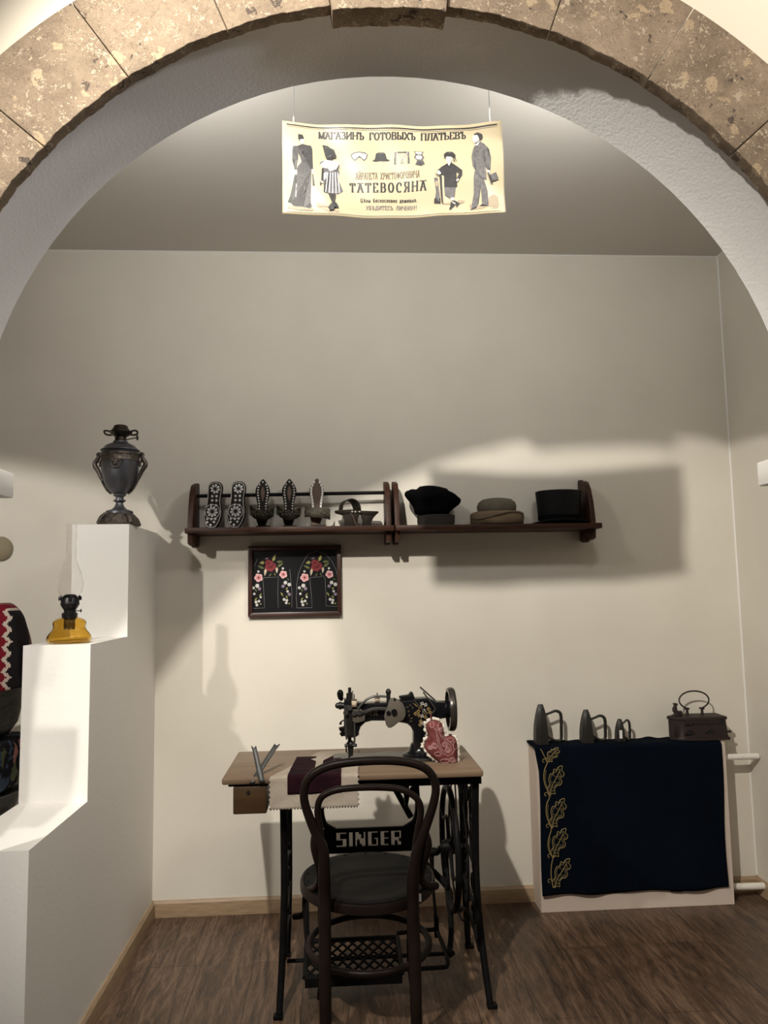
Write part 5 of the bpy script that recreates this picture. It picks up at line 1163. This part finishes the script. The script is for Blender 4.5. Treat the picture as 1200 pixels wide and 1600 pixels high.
def charcoal_iron():
    Yc = -.072; z0 = CT+.0045
    root = thing('charcoal_iron', (1.46, Yc, z0), 'rusty brown charcoal iron with rooster latch, on navy cloth', 'charcoal iron')
    x0, x1 = at(1046, 1160, Yc).x, at(1132, 1162, Yc).x
    def plan(x0_, x1_, hw, n=10):
        L = []
        for k in range(n+1): t = k/n; L.append((x0_+(x1_-x0_)*.45*t, -hw*math.sin(t*PI/2)**.8))
        L.append((x1_, -hw))
        return [(x, Yc+y) for x, y in L]+[(x, Yc-y) for x, y in reversed(L[1:])]
    m = MB(); hgt = .088
    rings = []
    for z, ex, hw in ((z0, .006, .052), (z0+.012, .006, .052), (z0+.013, .0, .047), (z0+hgt*.8, -.006+.0, .047), (z0+hgt, -.008, .048)):
        P_ = plan(x0-.0+(.004 if ex > 0 else 0), x1+ex-.004, hw); rings.append([(x, y, z-.004*(x-x0)/.25*0) for x, y in P_])
    m.loft(rings); bd = m.build('body', rust, root, angle=35)
    m = MB(); P_ = plan(x0-.006, x1-.008, .053)
    m.loft([[(x, y, z0+hgt) for x, y in P_], [(x, y, z0+hgt+.012) for x, y in P_]])
    m.build('lid', rust, root, angle=35)
    m = MB()
    for k in range(7):
        xa = x0+.055+k*.0225; c = plan(x0, x1, .0486)
        m.prism([(xa, z0+hgt-.002), (xa+.0225, z0+hgt-.002), (xa+.0225, z0+hgt-.020), (xa+.011, z0+hgt-.008), (xa, z0+hgt-.020)], 'y', Yc-.0505, Yc-.0475)
    m.build('scalloped_rim', rust, bd, smooth=False)
    m = MB(); m.box(x0+.055, x1-.022, Yc-.0485, Yc-.0465, z0+hgt-.022, z0+hgt-.001); m.build('air_gap', mat('opening_shade', (.004, .004, .004), .9), bd, smooth=False)  # solid dark strip, shade of the gap below the lid put in as colour
    for cx in (x0+.073, x0+.163):
        m = MB(); rings = []
        pts = [(cx-.024+.048*k/10, z0+.028+.018*math.sin(PI*k/10)) for k in range(11)]
        m.prism(pts+[(cx, z0+.026)], 'y', Yc-.0490, Yc-.0465); v = m.build('air_hole', MATS['opening_shade'], bd, smooth=False)  # closed dark face, the vent's inner shade put in as colour
        m = MB(); m.tube([(a, Yc-.0485, b+.002) for a, b in pts], [.001]+[.004]*9+[.001], 6); m.build('hood', rust, v)
    zt = z0+hgt+.012
    ps = []
    for x in (x0+.088, x0+.156):
        m = MB(); m.tube([(x, Yc, zt-.002), (x, Yc, zt+.028)], [.0065, .0055], 10); m.box(x-.011, x+.009, Yc-.008, Yc+.008, zt+.026, zt+.034, .002); ps.append(m.build('handle_post', rust, root))
    m = MB(); cx = x0+.122; rr = []
    for k in range(25):
        a = math.radians(-62-(360-124)*0)+0; t = math.radians(236-292*k/24)
        rr.append((cx+.068*math.cos(t), Yc, zt+.066+.040*math.sin(t)))
    pts = [(x0+.088, Yc, zt+.031)]+rr+[(x0+.156, Yc, zt+.031)]
    m.tube(pts, .0035, 8); m.build('handle', rust, root)
    # rooster latch
    R_ = lambda x, y: (at(1030+x/10, 1070+y/10, Yc).x, at(1030+x/10, 1070+y/10, Yc).z)
    m = MB(); L = [(215, 325), (235, 310), (268, 310), (290, 328), (272, 345), (268, 380), (280, 420), (310, 435), (345, 430), (362, 455), (360, 500), (330, 512), (200, 512), (205, 495), (240, 480), (212, 430), (212, 395), (238, 345)]
    zs = min(R_(x, y)[1] for x, y in L); pts = [(R_(x, y)[0], R_(x, y)[1]-zs+zt-.001) for x, y in L]
    m.prism(pts, 'y', Yc-.009, Yc+.009, bev=.003); m.build('rooster_latch', rust, root, angle=60)
    m = MB(); m.tube([(x1, Yc-.02, z0+.030), (x1+.018, Yc-.02, z0+.030)], .004, 8); m.ell((x1+.018, Yc-.02, z0+.030), .005, .006, .006); m.build('damper_knob', rust, root)
charcoal_iron()
# heating pipes between the screen and the right wall
m = MB(); m.tube([(1.578, -.085, .600), (1.742, -.085, .600)], .0135, 14); m.tube([(1.578, -.085, .6), (1.590, -.085, .6)], .018, 12)
tag(m.build('heating_pipe', pipe_m), 'white pipe running into right wall at radiator top', 'pipe')
m = MB(); m.tube([(1.580, -.075, .050), (1.735, -.075, .048)], .0145, 14); m.tube([(1.578, -.075, .05), (1.592, -.075, .05)], .0175, 12)
tag(m.build('heating_pipe', pipe_m), 'white pipe by the baseboard, low beside the radiator screen', 'pipe')

# ------------------------------------------------------------------ lamps on the stepped partition
def urn_lamp():
    K = .000296; c = Vector((-.963, -.372, 1.627+.001)); root = thing('urn_lamp', tuple(c), 'dark pewter urn-shaped oil lamp without chimney, on top step', 'oil lamp')
    def pr(L, zf=1490): return [(r*K, (zf-y)*K) for r, y in L]
    m = MB(); m.lathe(pr([(262, 1492), (268, 1470), (252, 1445), (240, 1420), (222, 1385), (195, 1345), (180, 1330)]), c, 40, flute=lambda a, h: 1+.02*math.sin(8*a)); m.build('foot', pewter_o, root)
    m = MB(); m.lathe(pr([(178, 1332), (178, 1300), (165, 1290), (150, 1284), (100, 1268), (68, 1235), (50, 1200), (46, 1180), (60, 1168), (82, 1155), (82, 1145), (55, 1135), (50, 1110), (58, 1095), (80, 1085), (82, 1066), (85, 1062)]), c, 36); m.build('stem', pewter, root)
    m = MB(); m.lathe(pr([(84, 1064), (120, 1035), (160, 985), (195, 925), (218, 860), (232, 800), (240, 740), (246, 680), (250, 625)]), c, 48); bowl = m.build('bowl', pewter, root)
    m = MB(); m.lathe(pr([(250, 625), (258, 622), (258, 612), (254, 606), (256, 545), (266, 535), (266, 525), (258, 515)]), c, 48); bd = m.build('ornament_band', pewter_o, bowl)
    m = MB(); m.lathe(pr([(258, 520), (235, 495), (240, 482), (256, 476), (256, 466), (235, 455), (215, 430), (188, 402), (150, 385), (112, 368), (100, 356), (98, 345), (88, 340)]), c, 40); m.build('shoulder', pewter, root)
    m = MB(); m.lathe(pr([(88, 345), (86, 335), (76, 328), (74, 285), (84, 276), (110, 262), (135, 235), (152, 218), (152, 208), (122, 200), (118, 190), (112, 180), (95, 150), (88, 130), (60, 118), (25, 114), (5, 114)]), c, 32, flute=lambda a, h: 1+(.03*math.sin(16*a) if h > .385 else 0)); bu = m.build('burner', bronze, root)
    for s in (-1, 1):
        m = MB(); zc = (1490-210)*K
        m.tube([c+Vector((s*.030, .0, zc-.003)), c+Vector((s*.052, -.008, zc+.003)), c+Vector((s*.064, -.004, zc+.002)), c+Vector((s*.063, .010, zc-.006)), c+Vector((s*.048, .016, zc-.010)), c+Vector((s*.030, .008, zc-.008))], .0038, 8, smooth=4); m.build('finger_loop', bronze, bu)
        h = [(238, 560), (262, 525), (285, 512), (305, 520), (300, 540), (290, 560), (310, 600), (335, 640), (330, 680), (300, 730), (270, 790), (250, 840), (225, 880)]
        m = MB(); m.tube([c+Vector((s*x*K, 0, (1490-y)*K)) for x, y in h], [.006, .0065, .007, .005, .0055, .007, .009, .009, .010, .009, .008, .007, .006], 10, smooth=3, flat=.9)
        m.tube([c+Vector((s*x*K, 0, (1490-y)*K)) for x, y in [(300, 600), (275, 620), (262, 650), (268, 690)]], .0045, 8, smooth=3); hd = m.build('handle', pewter_o, root)
        # plain strip running down to the foot of the bowl
        m = MB(); m.tube([c+Vector((s*x*K, 0, (1490-y)*K)) for x, y in [(262, 800), (225, 900), (170, 1000), (110, 1055)]], .005, 6, smooth=3); m.build('handle_tail', pewter_o, hd)
    m = MB(); y0 = c.y-.252*K*1000*.001*1.0
    def bp_(x, y): r_ = .074-.004*max(0, (y-625)/150); X = (x-430)*K; return Vector((c.x+X, c.y-math.sqrt(max(0, r_*r_-X*X))-.001, c.z+(1490-y)*K))
    m.tube([bp_(x, y) for x, y in [(330, 618), (330, 650), (362, 672), (372, 712), (400, 735), (430, 740), (462, 735), (490, 710), (498, 672), (522, 650), (522, 618)]], .0032, 8, smooth=3)
    m.ell(bp_(430, 665), .011, .006, .016); m.ell(bp_(395, 640), .008, .004, .006); m.ell(bp_(465, 640), .008, .004, .006); m.build('medallion', pewter_o, bd)
    for k in range(4):
        a = PI/4+k*PI/2; d = Vector((math.cos(a), math.sin(a), 0))
        m = MB(); m.tube([c+d*.060+Vector((0, 0, .045)), c+d*.078+Vector((0, 0, .028)), c+d*.086+Vector((0, 0, .012)), c+d*.093+Vector((0, 0, .0065))], [.007, .008, .008, .006], 8, smooth=3); m.build('scroll_foot', pewter_o, root)
    m = MB(); zc = (1490-315)*K
    m.tube([c+Vector((.02, -.005, zc-.002)), c+Vector((.066, -.012, zc+.004))], .0022, 8); m.lathe([(.004, -.004), (.0105, -.002), (.0105, .002), (.004, .004)], c+Vector((.069, -.012, zc+.0045)), 16, 'x'); m.build('wick_key', bronze, bu)
urn_lamp()
def glass_lamp():
    K = .000288; c = Vector((at(108, 1000, -.815).x, -.815, 1.199)); root = thing('glass_lamp', tuple(c), 'amber glass oil lamp with clear chimney, on middle step', 'oil lamp')
    def pr(L): return [(r*K, (1490-y)*K) for r, y in L]
    outer = [(215, 1490), (238, 1474), (248, 1446), (242, 1412), (218, 1374), (190, 1340), (177, 1314), (178, 1290), (186, 1264), (174, 1236), (138, 1212), (95, 1198), (86, 1192)]
    m = MB(); fl = lambda a, h: 1+(.022*math.cos(10*a) if .02 < h < .08 else 0)
    m.lathe(pr(outer), c, 60, flute=fl, cap=False)
    inner = [(r-14, y-(8 if y > 1440 else 0)) for r, y in outer[::-1]]
    m2 = pr(outer)+pr(inner)
    m = MB(); m.lathe([(.0005, m2[0][1])]+m2+[(.0005, m2[-1][1])], c, 60, flute=fl); m.build('glass_font', glass_a, root, angle=60)
    m = MB(); m.lathe(pr([(60, 1335), (62, 1225)]), c, 20); m.build('wick_holder', mat('dim_brass', (.16, .13, .07), .5, .6), root)
    m = MB(); m.lathe(pr([(60, 1228), (82, 1215), (86, 1200), (88, 1150), (78, 1143), (66, 1135), (66, 1112), (72, 1105), (92, 1072), (104, 1052), (106, 1044), (104, 1036), (102, 1000), (96, 985)]), c, 32); bu = m.build('burner', burner_k, root)
    m = MB(); m.lathe(pr([(92, 990), (88, 965), (70, 942), (50, 932), (25, 928), (4, 928)]), c, 28); m.build('wick_dome', burner_k, bu)
    for k in range(4):
        a = k*PI/2+.35; d = Vector((math.cos(a), math.sin(a), 0)); m = MB(); m.tube([c+d*.0305+Vector((0, 0, (1490-1000)*K)), c+d*.0315+Vector((0, 0, (1490-965)*K)), c+d*.027+Vector((0, 0, (1490-948)*K))], [.003, .003, .0018], 6, flat=2); m.build('prong', burner_k, bu)
    m = MB(); zc = (1490-1122)*K; m.tube([c+Vector((.018, 0, zc)), c+Vector((.037, -.002, zc))], .0017, 8); m.lathe([(.002, -.002), (.006, -.001), (.006, .001), (.002, .002)], c+Vector((.037, -.002, zc)), 12, 'x'); m.build('wick_key', burner_k, bu)
    ch = [(94, 968), (102, 945), (122, 915), (140, 870), (148, 815), (144, 760), (130, 700), (108, 650), (86, 600), (70, 550), (62, 510), (58, 450), (57, 300), (57, 108)]
    o_ = pr(ch); i_ = [(r-.0015, z) for r, z in o_[::-1]]
    m = MB(); m.lathe(o_+i_+[o_[0]], c, 48, cap=False); m.build('chimney', glass_c, root, angle=60, label='clear glass chimney')
glass_lamp()

# ------------------------------------------------------------------ the stack left of the partition
def pattern_mat(name, cols, sc=26):
    m = bpy.data.materials.new(name); m.use_nodes = True; nt = m.node_tree; p = nt.nodes['Principled BSDF']; L = nt.links.new; N = nt.nodes.new
    g = N('ShaderNodeNewGeometry'); sn = N('ShaderNodeVectorMath'); sn.operation = 'SNAP'; sn.inputs[1].default_value = (.005, .005, .006); L(g.outputs['Position'], sn.inputs[0])
    v = N('ShaderNodeTexVoronoi'); v.distance = 'MANHATTAN'; v.inputs['Scale'].default_value = sc; L(sn.outputs[0], v.inputs[0])
    sp = N('ShaderNodeSeparateColor'); L(v.outputs['Color'], sp.inputs[0])
    r = N('ShaderNodeValToRGB'); r.color_ramp.interpolation = 'CONSTANT'; e = r.color_ramp.elements
    e[0].color = (*cols[0][1], 1); e[1].position = cols[1][0]; e[1].color = (*cols[1][1], 1)
    for ps, c in cols[2:]: k = e.new(ps); k.color = (*c, 1)
    L(sp.outputs[0], r.inputs[0]); L(r.outputs[0], p.inputs['Base Color']); p.inputs['Roughness'].default_value = .95; p.inputs['Specular IOR Level'].default_value = .1
    return m
KX = at(15, 1010, -.74).x
red_k = kilim_mat('red_black_kilim', KX-.060, [(0, (.17, .010, .018)), (.50, (.55, .45, .38)), (.66, (.012, .010, .011))], amp=.010, per=.04)
dark_k = pattern_mat('dark_patterned_kilim', [(0, (.012, .012, .015)), (.55, (.05, .07, .11)), (.72, (.012, .012, .015)), (.80, (.36, .16, .14)), (.88, (.10, .11, .06))])
SY = -.62; SXc = -1.46
def stack():
    root = thing('metal_tray', (SXc, SY, .62), 'round dark metal tray at the bottom of the left stack', 'tray')
    m = MB(); m.lathe([(.19, .621), (.215, .625), (.228, .66), (.232, .676), (.226, .682), (.20, .684), (.15, .692), (.004, .694)], (SXc, SY, 0), 48); m.build('tray_body', copper, root)
    m = MB(); m.lathe([(.226, .676), (.236, .678), (.238, .684), (.228, .686), (.222, .683)], (SXc, SY, 0), 48, cap=False); m.build('tray_rim', steel, root)
    m = MB(); pts = sm2([(-1.68, .70), (-1.30, .698), (-1.238, .71), (-1.232, .78), (-1.236, .850), (-1.30, .862), (-1.68, .862), (-1.70, .78)], 5)
    m.prism(pts, 'y', SY-.16, SY+.14, bev=.02)
    tag(m.build('kilim_bag', dark_k, angle=60), 'dark kilim bag with blue and pink motifs, under the metal cauldron', 'kilim')
    root = thing('cauldron', (SXc, SY, .866), 'dark engraved metal cauldron between two kilim bags at left edge', 'cauldron')
    m = MB(); m.lathe([(.15, .866), (.185, .872), (.212, .91), (.222, .96), (.226, 1.01), (.226, 1.05), (.220, 1.05), (.20, .93), (.10, .89), (.004, .888)], (SXc, SY, 0), 56); m.build('cauldron_body', copper, root)
    m = MB(); m.lathe([(.222, 1.046), (.235, 1.050), (.237, 1.056), (.228, 1.060), (.219, 1.056)], (SXc, SY, 0), 56, cap=False); m.build('cauldron_rim', steel, root)
    root = thing('kilim_bag', (SXc, SY, 1.0), 'red and black kilim bag with white zigzag, bulging from the cauldron', 'kilim')
    P = lambda x, y: (at(x, y, -.74).x, at(x, y, -.74).z)
    out = sm2([(-90, 1000), (-50, 955), (-10, 945), (8, 949), (20, 962), (27, 985), (30, 1010), (30, 1055), (28, 1075), (-90, 1085)], 4)
    m = MB(); m.prism([P(x, y) for x, y in out], 'y', SY-.12, SY-.02, bev=.012); m.build('front_face', red_k, root, angle=60)
    P = lambda x, y: (at(x, y, -.64).x, at(x, y, -.64).z)
    out = sm2([(-60, 1000), (-30, 955), (0, 942), (18, 952), (28, 972), (37, 1000), (40, 1030), (38, 1055), (34, 1075), (-60, 1075)], 4)
    m = MB(); m.prism([P(x, y) for x, y in out], 'y', SY-.018, SY+.06, bev=.015); m.build('back_fold', mat('brown_felt_back', (.10, .07, .05), .95, col2=(.13, .02, .022), nscale=12), root, angle=60)
stack()
c = at(0, 857, -.02); m = MB(); m.lathe([(.046, -.001), (.048, .008), (.040, .020), (.02, .026), (.003, .027)], (c.x, 0, c.z), 32, 'y', sx=1, sy=1.1)
for v in m.bm.verts: v.co.y = -abs(v.co.y)-.001
o = m.build('straw_disc', hatdisc); tag(o, 'pale beige round disc on the wall, cut by left photo edge', 'disc')
